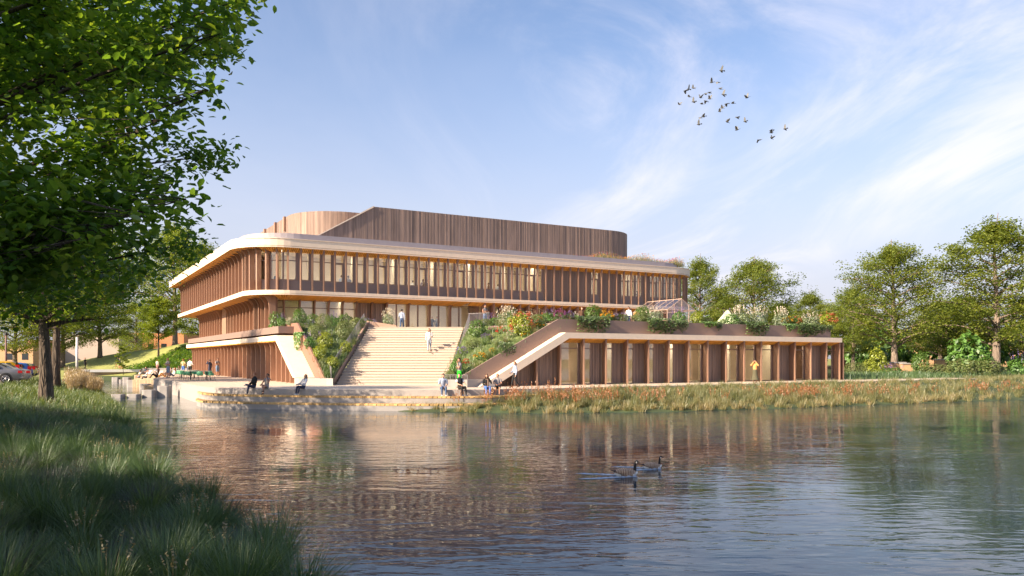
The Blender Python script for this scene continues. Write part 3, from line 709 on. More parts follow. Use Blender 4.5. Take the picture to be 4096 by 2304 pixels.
pth = along(BV); boards('cladding_boards', pth, .1, pth.len-.1, 13.6, lambda p: ZT)
mb = MB(); mb.prism(xy(rpoly([(21.02, 112, 0), (21.02, 77.62, 4.9), (40, 77.62, 0), (40, 112, 0)])), 13.6, ZT-.04); bp(mb, 'roof_volume', M_board)
for v in (83.5, 87.5, 92.5, 98.5):
    mb = MB(); mb.prism(xy([(20.62, v), (20.85, v), (20.85, v+.5), (20.62, v+.5)]), ZT-1.4, ZT+.05); bp(mb, 'louvre_pier', M_fin)
# ================================================================== leaves, blades
RNG = np.random.default_rng(11)
def leaf_quads(C, size, up=.55, fold=False, droop=0., aspect=.6, face=None, rng=RNG):
    """leaf blades at the points C (n,3); size (n,) ; up = how level the blades lie; returns V, F"""
    n = len(C); size = np.broadcast_to(np.asarray(size, float), (n,))
    nrm = rng.normal(size=(n, 3)); nrm /= np.linalg.norm(nrm, axis=1, keepdims=True)
    nrm[:, 2] = np.abs(nrm[:, 2]); nrm = nrm*(1-up)+np.array([0, 0, 1])*up if face is None else nrm*(1-up)+face*up
    nrm /= np.linalg.norm(nrm, axis=1, keepdims=True)
    a = rng.normal(size=(n, 3)); a[:, 2] -= droop; a -= nrm*(a*nrm).sum(1, keepdims=True); a /= np.linalg.norm(a, axis=1, keepdims=True)+1e-9
    b = np.cross(nrm, a); s = size[:, None]; w = s*aspect*.5
    if not fold:
        V = np.stack([C-a*s*.5, C+b*w-a*s*.05, C+a*s*.5, C-b*w-a*s*.05], 1).reshape(-1, 3)
        return V, np.arange(4*n).reshape(n, 4)
    up_ = nrm*s*.07
    V = np.stack([C-a*s*.5, C-a*s*.22+b*w*.85+up_, C+a*s*.18+b*w*.9+up_, C+a*s*.55-up_*1.2, C+a*s*.18-b*w*.9+up_, C-a*s*.22-b*w*.85+up_], 1).reshape(-1, 3)
    i = np.arange(n)*6
    return V, np.stack([np.stack([i, i+1, i+2, i+3], 1), np.stack([i, i+3, i+4, i+5], 1)], 1).reshape(-1, 4)
def blades(B, h, w, lean, segs=2, az=None, curl=1.0, rng=RNG):
    """grass blades from the base points B; lean = how far the tip hangs out"""
    n = len(B); h = np.broadcast_to(np.asarray(h, float), (n,)); w = np.broadcast_to(np.asarray(w, float), (n,)); lean = np.broadcast_to(np.asarray(lean, float), (n,))
    az = rng.uniform(0, 2*np.pi, n) if az is None else az; d = np.stack([np.cos(az), np.sin(az), 0*az], 1)
    tw = az+np.pi/2+rng.normal(0, .5, n); t = np.stack([np.cos(tw), np.sin(tw), 0*tw], 1); rows = []
    for k in range(segs+1):
        f = k/segs; c = B+d*(lean*f**1.6)[:, None]; c = c+np.array([0, 0, 1])*(h*f*(1-.18*curl*f*np.minimum(1, lean/np.maximum(h, .01))))[:, None]
        ww = (w*(1-f*.85)*.5)[:, None]; rows += [c-t*ww, c+t*ww]
    V = np.stack(rows, 1).reshape(-1, 3); m = 2*(segs+1); i = np.arange(n)*m
    Fq = np.stack([np.stack([i+2*k, i+2*k+1, i+2*k+3, i+2*k+2], 1) for k in range(segs)], 1).reshape(-1, 4)
    return V, Fq
def cat(parts):
    """join (V, F, mat, rnd) tuples"""
    Vs, Fs, Ms, Rs = [], [], [], []; o = 0
    for V, Fq, m, r in parts:
        Vs.append(V); Fs.append(Fq+o); o += len(V); Ms.append(np.full(len(Fq), m)); r = np.asarray(r, float)
        Rs.append(np.repeat(r, len(Fq)//len(r)) if r.ndim and len(r) != len(Fq) else (r if r.ndim else np.full(len(Fq), float(r))))
    return np.concatenate(Vs), np.concatenate(Fs), np.concatenate(Ms), np.concatenate(Rs)
M_leaf = leaf_mat('broad_leaf', [(.09, .16, .018), (.14, .22, .024), (.20, .28, .03), (.27, .33, .04)], .58, .35, .06)
M_leafn = leaf_mat('near_leaf', [(.075, .17, .026), (.115, .23, .032), (.165, .29, .04), (.26, .36, .05)], .6, .32, .07)
M_leafy = leaf_mat('lime_leaf', [(.11, .17, .02), (.16, .23, .025), (.21, .28, .03), (.27, .32, .04)], .5, .4, .05)
M_leafr = leaf_mat('olive_leaf', [(.11, .165, .03), (.16, .215, .035), (.21, .26, .045), (.27, .31, .06)], .5, .4, .05)
# ================================================================== trees
def tree_meshes(seed, H, r0, base, rad, nl, leaf, per, nsub=5, flat=.62, matl=None, bark=None, top=.9, prof=None, lift=.35):
    rg = np.random.default_rng(seed); rnd = random.Random(seed); tb = MB()
    tr = []; lean = (rnd.uniform(-.04, .04)*H, rnd.uniform(-.04, .04)*H)
    for k in range(9):
        f = k/8; tr.append(Vector((lean[0]*f*f+math.sin(f*7+seed)*r0*.5*f, lean[1]*f*f+math.cos(f*5+seed)*r0*.5*f, H*top*f)))
    rr = [r0*(1.35 if k == 0 else 1.0)*(1-.93*(k/8)**.9) for k in range(9)]
    tr.insert(1, tr[0].lerp(tr[1], .22)); rr.insert(1, r0*1.02)
    tb.tube(tr, rr, 10)
    def on_trunk(z): 
        f = min(max(z/(H*top), 0), .999)*8; i = int(f); P = [tr[0]]+tr[2:]; return P[i].lerp(P[i+1], f-i)
    cl = []
    pf = prof or (lambda f: math.sin(math.pi*min(1, .12+.88*f)**.8)**.65)
    for i in range(nl):
        f = (i+.5)/nl; z0 = base*H+(H*top*.97-base*H)*f**1.05; az = i*2.4+rnd.uniform(-.4, .4)
        R = rad*pf(f)*rnd.uniform(.72, 1.12); p0 = on_trunk(z0*.93)
        d = Vector((math.cos(az), math.sin(az), 0)); rise = R*lift*rnd.uniform(.5, 1.3)
        p1 = p0+d*R*.35+Vector((0, 0, rise*.55)); p2 = p0+d*R*.72+Vector((rnd.uniform(-.1, .1)*R, rnd.uniform(-.1, .1)*R, rise*.85)); p3 = p0+d*R+Vector((0, 0, rise*rnd.uniform(.7, 1.1)))
        rl = r0*.42*(1-f*.6); tb.tube([p0, p1, p2, p3], [rl, rl*.62, rl*.36, rl*.1], 6)
        for t in (.35, .6, .8, 1.0): cl.append((p1.lerp(p3, t)+Vector((0, 0, R*.05)), .9))
        for j in range(nsub):
            t = rnd.uniform(.12, .95); q = p0.lerp(p1, t/.4) if t < .4 else p1.lerp(p3, (t-.4)/.6)
            a2 = az+rnd.choice((-1, 1))*rnd.uniform(.4, 1.4); ln = R*rnd.uniform(.22, .5)*(1.15-.4*t)
            e = q+Vector((math.cos(a2)*ln, math.sin(a2)*ln, ln*rnd.uniform(-.15, .6))); tb.tube([q, q.lerp(e, .5)+Vector((0, 0, ln*.08)), e], [rl*.3, rl*.2, rl*.06], 4, cap=False)
            cl += [(e, 1.0), (q.lerp(e, .55), .8), (e+Vector((rnd.uniform(-.12, .12)*rad, rnd.uniform(-.12, .12)*rad, rnd.uniform(.02, .17)*rad)), .8)]
    C = np.array([tuple(c[0]) for c in cl]); sc = rad*.17
    n = len(C); k = per; cen = np.repeat(C, k, 0); rs = np.repeat(rg.uniform(.6, 1.25, n), k)*sc
    off = rg.normal(size=(n*k, 3)); off /= np.linalg.norm(off, axis=1, keepdims=True); off *= rg.uniform(.15, 1, (n*k, 1))**.5
    off *= np.array([1, 1, flat]); P = cen+off*rs[:, None]
    V, Fq = leaf_quads(P, leaf*rg.uniform(.7, 1.25, n*k), .38, droop=.5, rng=rg)
    cr = np.clip(np.repeat(rg.uniform(0, .75, n), k)+rg.uniform(-.1, .35, n*k), 0, 1)
    crown = np_mesh('crown', V, Fq, matl or M_leaf, cr)
    return tb.mesh('trunk', bark or M_bark, True), crown
def plant_tree(meshes, loc, rz, sc, label, group=None, name='tree', cat_='tree'):
    o = empty(name, loc, rz); o.scale = (sc, sc, sc) if isinstance(sc, (int, float)) else sc
    link('trunk', meshes[0], o); link('crown', meshes[1], o); return tag(o, label, cat_, group)
OAK = tree_meshes(3, 17, .42, .17, 6.4, 34, .26, 36, nsub=6, matl=M_leafr, bark=M_bark2)
ASH = tree_meshes(9, 19, .40, .17, 5.6, 38, .26, 34, nsub=6, matl=M_leafr, bark=M_bark2)
LIME = tree_meshes(5, 10, .16, .26, 3.4, 26, .2, 44, nsub=5, matl=M_leafy, bark=M_bark)
BANK = tree_meshes(21, 12.5, .43, .36, 6.2, 32, .18, 38, nsub=8, matl=M_leaf, bark=M_bark, lift=.22)
def remat(ms, leafm): 
    c = ms[1].copy(); c.materials.clear(); c.materials.append(leafm); return (ms[0], c)
OAKY = remat(OAK, M_leafy); ASHY = remat(ASH, M_leafy)
def tz(px, d): p = at(px, d); return Vector((p.x, p.y, gz(p.x, p.y)-.05))
# beyond the right end of the building
plant_tree(OAK, tz(3578, 100), .4, 1.1, 'tall spreading tree with a thick pale trunk beside the low brick walls')
plant_tree(ASH, tz(3984, 92), 2.2, (1.25, 1.25, 1.1), 'largest tree at the far right with a forked pale trunk')
plant_tree(ASH, tz(3413, 112), 4.0, .72, 'slim young tree just past the end of the low wing')
plant_tree(OAK, tz(3020, 118), 1.3, (1.1, 1.1, 1.12), 'bushy tree rising behind the middle of the planted roof terrace')
plant_tree(ASH, tz(2800, 122), .9, (.85, .85, 1.06), 'narrow tree close behind the rounded end of the tall building')
plant_tree(ASH, tz(3240, 135), 5.1, (.8, .8, .78), 'light green tree in the gap behind the wing between two bigger trees')
plant_tree(OAK, tz(3345, 128), 3.3, (.8, .8, .68), 'low round tree behind the far end of the long planter')
plant_tree(OAK, tz(2905, 140), 3.9, .86, 'dark tree filling the gap behind the greenhouse')
plant_tree(OAK, tz(3760, 122), 2.6, (.9, .9, .72), 'low dark tree between the two tall trunks in front of the brick wall')
plant_tree(ASH, tz(3860, 108), 1.8, (1.0, 1.0, .62), 'low spreading tree overlapping the left side of the largest tree')
plant_tree(OAK, tz(4110, 112), 5.6, (.9, .9, .7), 'tree cut by the right edge of the view behind the largest one')
plant_tree(ASH, tz(3480, 145), .3, (1, 1, .62), 'distant tree behind the slim young one at the wing end')
plant_tree(OAK, tz(3125, 150), 2.2, (.9, .9, .82), 'rounded tree closing the gap behind the middle of the long planter')
plant_tree(ASH, tz(3290, 152), 1.2, (.9, .9, .66), 'distant low tree left of the slim young one behind the wing')
# left of the building
plant_tree(OAKY, tz(700, 128), 2.0, (1.05, 1.05, 1.32), 'big bright green tree behind the far left corner of the building')
plant_tree(ASHY, tz(810, 140), 4.4, (1.0, 1.0, 1.25), 'second bright crown showing above the left roof edge')
plant_tree(LIME, tz(634, 119), 1.0, (1.0, 1.0, 1.05), 'small lime green tree standing on the planted slope by the building')
plant_tree(OAKY, tz(545, 146), .5, (.75, .75, .85), 'pale airy tree behind the sunny lawn mound')
plant_tree(OAK, tz(400, 125), 1.5, (.9, .9, .8), 'tree behind the white bridge with a leaning double trunk')
plant_tree(OAKY, tz(250, 120), 3.0, (.9, .9, .8), 'tree behind the thick bank trunks near the grey wall')
plant_tree(OAK, tz(60, 116), 5.0, (.9, .9, .8), 'tree on the green mound behind the parked cars')
sap = tree_meshes(31, 6.2, .05, .22, 1.3, 16, .16, 26, nsub=3, matl=M_leafy, bark=M_bark)
plant_tree(sap, tz(672*0+690*0+493, 112), 0, .78, 'thin staked sapling on the lawn mound beside the cyclist', name='sapling', cat_='sapling')
# the two trees on the near bank
plant_tree(BANK, Vector((-24.2, 41.3, gz(-24.2, 41.3)-.05)), .6, (.86, .86, .95), 'gnarled bank tree with the nearest thick trunk in the long grass')
plant_tree(BANK, Vector((-35.6, 62, gz(-35.6, 62)-.05)), 2.7, (.92, .92, 1.1), 'second bank tree behind the nearest trunk beside the straw grasses')
plant_tree(BANK, Vector((-47, 66, gz(-47, 66)-.05)), 4.3, (.8, .8, 1.1), 'tree beside the car park mostly hidden by the overhanging leaves')
# ------------------------------------------------------------------ the tree whose boughs hang over the camera's left
def near_tree():
    rg = np.random.default_rng(77); rnd = random.Random(77); tb = MB(); base = Vector((-12.3, 12.6, .3))
    tp = [base+Vector((0, 0, z))+Vector((math.sin(z*.6)*.12, math.cos(z*.5)*.1, 0)) for z in (0, .4, 2, 4, 6, 8, 10, 12, 13.5)]
    tb.tube(tp, [.55, .42, .38, .34, .29, .24, .18, .1, .04], 12)
    zz = [4.3, 4.7, 5.0, 5.3, 5.7, 6.2, 6.6, 6.95, 7.35, 7.9, 8.6, 9.4, 11, 13.5]; xx = [-6.4, -6.0, -5.75, -5.2, -5.6, -5.55, -5.25, -4.75, -5.3, -4.35, -3.85, -3.5, -3.9, -7.0]
    cl = []; tries = 0
    targets = [(at(985, 12.0, 8.45), 1), (at(880, 11.6, 7.75), 1), (at(835, 11.4, 6.85), 1), (at(640, 11.0, 6.3), 1), (at(745, 11.2, 5.25), 1), (at(690, 11.8, 5.6), 1), (at(570, 10.6, 4.9), 1), (at(450, 10.8, 4.7), 1), (at(330, 10.3, 4.55), 1), (at(140, 10.2, 4.6), 1)]
    while len(targets) < 96 and tries < 4000:
        tries += 1; z = rnd.uniform(4.9, 13.2); x = rnd.uniform(-17, -3.4); y = rnd.uniform(8.6, 17)
        xm = np.interp(z, zz, xx)-abs(y-11.8)*.16
        if x > xm-.25 or math.hypot(x-base.x, y-base.y) < 1.2: continue
        if x < -10.5 and rnd.random() < .72: continue
        targets.append((Vector((x, y, z)), 0))
    for tg, edge in targets:
        hd = math.hypot(tg.x-base.x, tg.y-base.y); z0 = max(1.9, tg.z-hd*.45-.4); z0 = min(z0, 11.5)
        p0 = base+Vector((0, 0, z0)); mid = p0.lerp(tg, .5)+Vector((rnd.uniform(-.3, .3), rnd.uniform(-.3, .3), hd*.05))
        P = [p0, p0.lerp(mid, .5)+Vector((0, 0, .1)), mid, mid.lerp(tg, .55)+Vector((0, 0, .12)), tg]
        tb.tube(P, [.075, .06, .045, .025, .008], 5, cap=False)
        L_ = [(mid.lerp(tg, f), 1) for f in (.25, .5, .72, .9, 1.0)]
        for q, _ in L_:
            cl.append(q)
            for _k in range(4):
                e = q+Vector((rnd.uniform(-.62, .45), rnd.uniform(-.7, .7), rnd.uniform(-.42, .42)))
                xm = np.interp(e.z, zz, xx)-abs(e.y-11.8)*.16
                if e.x > xm: e.x = xm-rnd.uniform(0, .35)
                tb.tube([q, e], [.010, .004], 3, cap=False); cl.append(e)
    C = np.array([tuple(c) for c in cl]); n = len(C); k = 34
    cen = np.repeat(C, k, 0); off = rg.normal(size=(n*k, 3))*np.array([.22, .22, .14]); P = cen+off
    V, Fq = leaf_quads(P, rg.uniform(.11, .18, n*k), .42, fold=True, droop=.8, aspect=.62, rng=rg)
    cr = np.clip(np.repeat(rg.uniform(0, .7, n), k)+rg.uniform(-.15, .4, n*k), 0, 1)
    o = empty('tree', base); tag(o, 'large overhanging tree whose leafy boughs fill the upper left', 'tree')
    t = link('trunk', tb.mesh('trunk', M_bark, True), o); t.location = -base
    c = link('crown', np_mesh('crown', V, Fq, M_leafn, np.repeat(cr, 2)), o); c.location = -base
near_tree()
# more trees of the same row stand behind the camera on the left bank and shade it
for q_, (x, y, r, s) in enumerate(((-19.5, 0, 1.1, 1.05), (-15, -7, 4.0, 1.05), (-27, -13, .3, 1.0), (-33, 2, 5.0, 1.0), (-27, 20, 2.2, 1.0), (-34, 13, 3.6, 1.0))):
    plant_tree(BANK, Vector((x, y, gz(x, y)-.05)), r, (s, s, s*1.1), '%s of the bank trees standing outside the left of the view' % 'first second third fourth fifth sixth seventh eighth'.split()[q_], 'shade trees along the near bank')
# ================================================================== grass, reeds
PLZ = np.array(plz)
def in_poly(x, y, P):
    ins = np.zeros(x.shape, bool)
    for (ax, ay), (bx, by) in zip(P, np.roll(P, -1, 0)):
        c = ((ay > y) != (by > y)); ins ^= c & (x < ax+(y-ay)/(by-ay if by != ay else 1e-9)*(bx-ax))
    return ins
def scatter(n, x0, x1, y0, y1, ok):
    x = RNG.uniform(x0, x1, n); y = RNG.uniform(y0, y1, n); k = ok(x, y); x, y = x[k], y[k]
    return np.stack([x, y, ground_z(x, y)-.02], 1)
# --- foreground tussocks
def tussock(seed, h, spread, nb, matl, w=.0105, heads=0, segs=3):
    rg = np.random.default_rng(seed); r = rg.uniform(0, 1, nb)**.6*.16; a = rg.uniform(0, 2*np.pi, nb)
    B = np.stack([r*np.cos(a), r*np.sin(a), 0*r], 1); hh = h*rg.uniform(.55, 1.1, nb)
    V, Fq = blades(B, hh, w*rg.uniform(.7, 1.2, nb), spread*rg.uniform(.15, 1.1, nb)*h, segs, az=a+rg.normal(0, .5, nb), rng=rg); parts = [(V, Fq, 0, rg.uniform(0, 1, nb))]
    if heads:
        a = rg.uniform(0, 2*np.pi, heads); lean = rg.uniform(.05, .35, heads)*h; hs = h*rg.uniform(.95, 1.25, heads)
        Bh = np.stack([.05*np.cos(a), .05*np.sin(a), 0*a], 1); V, Fq = blades(Bh, hs, .008, lean, 2, az=a, rng=rg); parts.append((V, Fq, 1, rg.uniform(0, 1, heads)))
        d = np.stack([np.cos(a), np.sin(a), 0*a], 1); tip = Bh+d*lean[:, None]+np.array([0, 0, 1])*(hs*.97)[:, None]
        P = np.concatenate([tip-np.array([0, 0, 1])*j*.028-d*j*.012 for j in range(6)]); V, Fq = leaf_quads(P, .045, .2, rng=rg, aspect=.5); parts.append((V, Fq, 1, rg.uniform(.2, 1, len(P))))
    V, Fq, m, rr = cat(parts); return np_mesh('grass_tussock', V, Fq, [matl, M_seed], rr, m)
TUS = [tussock(1, .66, .9, 470, M_grassd, heads=5), tussock(2, .75, .75, 460, M_grassd, heads=0), tussock(3, .55, 1.1, 480, M_grassd, heads=8), tussock(4, .62, 1.0, 440, M_grassd)]
TUSB = [tussock(5, .5, 1.25, 420, M_grassb, .009), tussock(6, .56, 1.15, 400, M_grassb, .009)]
pts = []; rg = random.Random(5); tries = 0
while len(pts) < 205 and tries < 30000:
    tries += 1; y = 8.6+25*rg.random()**1.25; xb = bank_x(y); x = xb-.2-rg.random()**1.1*min(9.0, .64*y-abs(xb)+1.6 if .64*y-abs(xb) > 0 else 1.5)
    if x < -.66*y-.8 or any(math.hypot(x-a, y-b) < .40+.013*y for a, b, _ in pts): continue
    if 10.2 < y < 12.4 and -7.0 < x < -5.0 and rg.random() < .9: continue      # the bare mossy hollow
    pts.append((x, y, rg.random()))
ORD = 'first second third fourth fifth sixth seventh eighth ninth tenth eleventh twelfth thirteenth fourteenth fifteenth sixteenth seventeenth eighteenth nineteenth twentieth twenty-first twenty-second twenty-third twenty-fourth'.split()
pts.sort(key=lambda p: p[1]); nb = ne = 0; rest = []
for x, y, q in pts:
    blue = q < .24; shore = bank_x(y)-x < 1.0; lab = None
    if blue and nb < 14: lab = 'blue grey grass tussock, %s of its colour counting up from the bottom of the view' % ORD[nb]; nb += 1; gr = 'blue grey tussocks on the near bank'
    elif not blue and shore and ne < 22: lab = 'dark green grass tussock at the water edge, %s along the near shore from the bottom' % ORD[ne]; ne += 1; gr = 'green tussocks along the near shore'
    me = rg.choice(TUSB if blue else TUS); r_, s_ = rg.uniform(0, 6.3), rg.uniform(.75, 1.3)
    if lab: tag(link('grass_tussock', me, None, (x, y, gz(x, y)-.03), r_, s_), lab, 'grass tussock', gr)
    else: rest.append((x, y, gz(x, y)-.03, r_, s_, me, 2 if blue else 0))
parts = []
for x, y, z, r_, s_, me, mo in rest:
    nv = len(me.vertices); co = np.empty(nv*3, np.float32); me.vertices.foreach_get('co', co); co = co.reshape(-1, 3)*s_
    c, sn = math.cos(r_), math.sin(r_); co = np.stack([co[:, 0]*c-co[:, 1]*sn+x, co[:, 0]*sn+co[:, 1]*c+y, co[:, 2]+z], 1)
    fi = np.empty(len(me.loops), np.int32); me.loops.foreach_get('vertex_index', fi); mi = np.empty(len(me.polygons), np.int32); me.polygons.foreach_get('material_index', mi)
    rv = np.empty(len(me.polygons), np.float32); me.attributes['rnd'].data.foreach_get('value', rv); parts.append((co, fi.reshape(-1, 4), mi, rv, mo))
o_ = 0; VV, FF, MM, RR = [], [], [], []
for co, fi, mi, rv, mo in parts: VV.append(co); FF.append(fi+o_); o_ += len(co); MM.append(np.where(mi == 1, 1, mo)); RR.append(rv)
tag(link('tussock_grass', np_mesh('tussock_grass', np.concatenate(VV), np.concatenate(FF), [M_grassd, M_seed, M_grassb], np.concatenate(RR), np.concatenate(MM))), 'mass of grass tussocks covering the shaded bank behind the shoreline', 'grass', kind='stuff')
# --- short and long grass of the bank as one mass
def bank_ok(x, y): sdv = pond_sd(x, y); return (sdv > .12) & (x < bank_x(y)+.4) & (sdv < 17) & ~((x < -27.5-(y-52)*.5) & (y > 50.5) & (sdv > 6.5))
parts = []
B = scatter(90000, -19, -2, 7.5, 34, bank_ok); n = len(B); yy = B[:, 1]
V, Fq = blades(B, RNG.uniform(.14, .42, n), .010+.0005*yy, RNG.uniform(.05, .3, n), 2); parts.append((V, Fq, 0, RNG.uniform(0, 1, n)))
B = scatter(150000, -58, -12, 30, 82, bank_ok); n = len(B); yy = B[:, 1]
V, Fq = blades(B, RNG.uniform(.25, .55, n)*(1-.004*(yy-30)), .012+.0006*yy, RNG.uniform(.08, .36, n), 2); parts.append((V, Fq, 1, RNG.uniform(0, 1, n)))
V, Fq, m, r = cat(parts); tag(link('bank_grass', np_mesh('bank_grass', V, Fq, [M_grassd, M_grass], r, m)), 'long soft grass covering the near bank round the tree trunks', 'grass', kind='stuff')
# --- reed bed in front of the right wing
def reed_ok(x, y):
    sdv = pond_sd(x, y); v = -SU*x+CU*y; lim = np.where(x < 28, 41.3, 41.3+(x-28)*.35)
    return (sdv > -.15) & ~in_poly(x, y, PLZ) & (v < lim+2) & (x > -8)
C = np.concatenate([scatter(5200, -7, 75, 43, 85, reed_ok), scatter(1500, -6, 30, 43, 62, reed_ok)])
sdv = pond_sd(C[:, 0], C[:, 1]); C = C[(sdv < 16)]; sdv = pond_sd(C[:, 0], C[:, 1])
parts = []; n = len(C); k = 38; cc = np.repeat(C, k, 0); hh = np.repeat(RNG.uniform(.42, .9, n)*np.where(sdv > 4.5, .62, np.clip(.72+sdv*.06, .7, 1.0))*np.where(C[:, 0] < 0, .7, 1), k)
a = RNG.uniform(0, 6.283, n*k); off = np.stack([np.cos(a), np.sin(a), 0*a], 1)*RNG.uniform(0, .22, (n*k, 1))
V, Fq = blades(cc+off, hh*RNG.uniform(.6, 1.1, n*k), .026, hh*RNG.uniform(.1, .75, n*k), 2, az=a)
base_r = np.repeat(np.clip(RNG.uniform(0, .7, n)+np.where(sdv < 1.2, .25, 0), 0, 1), k); parts.append((V, Fq, 0, np.clip(base_r+RNG.uniform(-.1, .3, n*k), 0, 1)))
sel = ((sdv > 1.4) & (sdv < 4.4) & (sdv < 3.9) & (RNG.random(n) < .30+.24*np.sin(C[:, 0]*.55)*np.sin(C[:, 0]*.21+1))) | ((sdv > .5) & (C[:, 0] > -1) & (C[:, 0] < 4) & (RNG.random(n) < .25)); Cr = C[sel]; n = len(Cr); k = 22; cc = np.repeat(Cr, k, 0); a = RNG.uniform(0, 6.283, n*k)
tip = cc+np.stack([np.cos(a)*.25, np.sin(a)*.25, RNG.uniform(.65, 1.02, n*k)], 1)*RNG.uniform(.55, 1.1, (n*k, 1))
P = np.concatenate([tip+np.array([0, 0, -.07*j]) for j in range(3)]); V, Fq = leaf_quads(P, RNG.uniform(.09, .14, len(P)), .1, droop=2.5, aspect=.35); parts.append((V, Fq, 1, RNG.uniform(0, 1, len(P))))
V, Fq, m, r = cat(parts); tag(link('reed_bed', np_mesh('reed_bed', V, Fq, [M_reed, M_rust], r, m)), 'bed of green reeds with rust brown seed heads along the far shore', 'reeds', kind='stuff')
# dark low planting past the wing end
B = scatter(26000, 27, 62, 66, 92, lambda x, y: (-SU*x+CU*y > 45.3) & (-SU*x+CU*y < 57) & (CU*x+SU*y > 60.3)); n = len(B)
V, Fq = blades(B, RNG.uniform(.3, .75, n), .06, RNG.uniform(.1, .4, n), 2); tag(link('ground_cover', np_mesh('ground_cover', V, Fq, M_grassd, RNG.uniform(0, 1, n))), 'dark low ground cover in front of the trees past the wing', 'ground cover', kind='stuff')
# planted slope by the far left corner of the building
P = scatter(60000, -62, -36, 104, 130, lambda x, y: (hill(x, y, -46, 124, 9, 8, 2.6, .3)+hill(x, y, -57.5, 131, 15, 12, 3.4) > .05) & (y > 113.5) & (y < 127) & (x > -57+(y-113)*.75)); n = len(P); P[:, 2] += RNG.uniform(.05, .5, n)
V, Fq = leaf_quads(P, RNG.uniform(.18, .4, n), .4); tag(link('ground_cover', np_mesh('ground_cover', V, Fq, M_leafn, RNG.uniform(0, .8, n))), 'leafy ground cover on the slope beside the far left wing', 'ground cover', kind='stuff')
# straw coloured feather grasses along the bank
def feather(seed):
    rg = np.random.default_rng(seed); n = 170; a = rg.uniform(0, 6.283, n); r = rg.uniform(0, .35, n); B = np.stack([r*np.cos(a), r*np.sin(a), 0*r], 1)
    h = rg.uniform(1.2, 2.1, n); ln = rg.uniform(.1, .6, n); V, Fq = blades(B, h, .03, ln, 2, az=a, rng=rg); parts = [(V, Fq, 0, rg.uniform(0, 1, n))]
    d = np.stack([np.cos(a), np.sin(a), 0*a], 1); tip = B+d*ln[:, None]*.9+np.array([0, 0, 1])*(h*.9)[:, None]
    P = np.concatenate([tip-np.array([0, 0, 1])*.11*j for j in range(4)]); V, Fq = leaf_quads(P, .17, .05, droop=4, aspect=.3, rng=rg); parts.append((V, Fq, 0, rg.uniform(.4, 1, len(P))))
    n = 120; a = rg.uniform(0, 6.283, n); V, Fq = blades(np.zeros((n, 3)), .7, .03, .5, 2, az=a, rng=rg); parts.append((V, Fq, 1, rg.uniform(0, 1, n)))
    V, Fq, m, r = cat(parts); return np_mesh('feather_grass', V, Fq, [M_straw, M_grass], r, m)
FG = [feather(1), feather(2)]
for i in range(26):
    px = 288+i*5.6; d = 60+(i*7 % 13)*1.1+i*.25
    p = at(px, d); p.x = min(p.x, bank_x(d)-.3); tag(link('feather_grass', FG[i % 2], None, (p.x, p.y, gz(p.x, p.y)-.03), i*1.1, (.98-.018*i)*(.85+.3*((i*37) % 10)/10)), 'tall straw coloured feather grass, %s from the left in the strip beside the bank trees' % (ORD+['twenty-fifth', 'twenty-sixth'])[i], 'ornamental grass', 'straw grasses beside the bank trees')
# ================================================================== shrubs and flowers (unit size: about 1 m wide, 1 m high)
def LM(name, c, tr=.35): return leaf_mat(name, [tuple(x*k for x in c) for k in (.7, 1.1, 1.5, 2.0)], tr)
G_dark = LM('boxwood_leaf', (.075, .14, .02)); G_olive = LM('olive_shrub_leaf', (.125, .155, .05)); G_mid = LM('shrub_leaf', (.08, .17, .028)); G_lime = LM('golden_leaf', (.20, .24, .02))
G_silver = LM('silver_leaf', (.19, .24, .15)); G_vine = LM('vine_leaf', (.085, .135, .045)); G_ivy = LM('ivy_leaf', (.16, .27, .10)); G_bed = LM('bed_grass_leaf', (.075, .125, .03))
LP = lambda n, c: leaf_mat(n, [tuple(x*k for x in c) for k in (.7, .9, 1.0, 1.2)], .3)
P_purple = LP('purple_petal', (.22, .14, .42)); P_white = LP('white_petal', (.62, .58, .56)); P_red = LP('red_petal', (.62, .035, .02)); P_yel = LP('yellow_petal', (.70, .40, .03)); P_coral = LP('coral_petal', (.60, .20, .12)); P_mag = LP('magenta_petal', (.38, .10, .28)); P_lav = LP('lavender_petal', (.36, .32, .60)); P_plume = LP('pale_plume', (.60, .55, .48))
def shell(n, rg, r0=.7, flat=.9, low=.05, lump=.12):
    d = rg.normal(size=(n, 3)); d /= np.linalg.norm(d, axis=1, keepdims=True)
    k = 1+lump*np.sin(d[:, 0]*5+rg.uniform(0, 6))*np.cos(d[:, 1]*4+d[:, 2]*5+rg.uniform(0, 6))
    r = rg.uniform(r0, 1.03, n)**.6*k; P = d*r[:, None]*.5; P[:, 2] = np.maximum(P[:, 2]*flat*2*.5+.5*flat+.02, low*rg.random(n)); return P, d
def foliage(seed, n, leaf, matl, flat=.95, up=.5, lump=.12, r0=.6):
    rg = np.random.default_rng(seed); P, d = shell(n, rg, r0, flat, lump=lump); V, Fq = leaf_quads(P, leaf*rg.uniform(.7, 1.3, n), up, face=d+np.array([0, 0, .5]), rng=rg)
    return np_mesh('foliage', V, Fq, matl, rg.uniform(0, 1, n)), rg
def heads(seed, n, size, matl, flat=.95, zmin=.35, out=1.1, per=9, spread=.05):
    rg = np.random.default_rng(seed); d = rg.normal(size=(n*4, 3)); d /= np.linalg.norm(d, axis=1, keepdims=True); P = d*.5*out; P[:, 2] = P[:, 2]*flat+.5*flat+.02; P = P[P[:, 2] > zmin][:n]; n = len(P)
    P = np.repeat(P, per, 0)+rg.normal(size=(n*per, 3))*spread; V, Fq = leaf_quads(P, size*1.25*rg.uniform(.7, 1.3, n*per), .6, rng=rg, aspect=.9); return np_mesh('blossom', V, Fq, matl, rg.uniform(0, 1, n*per))
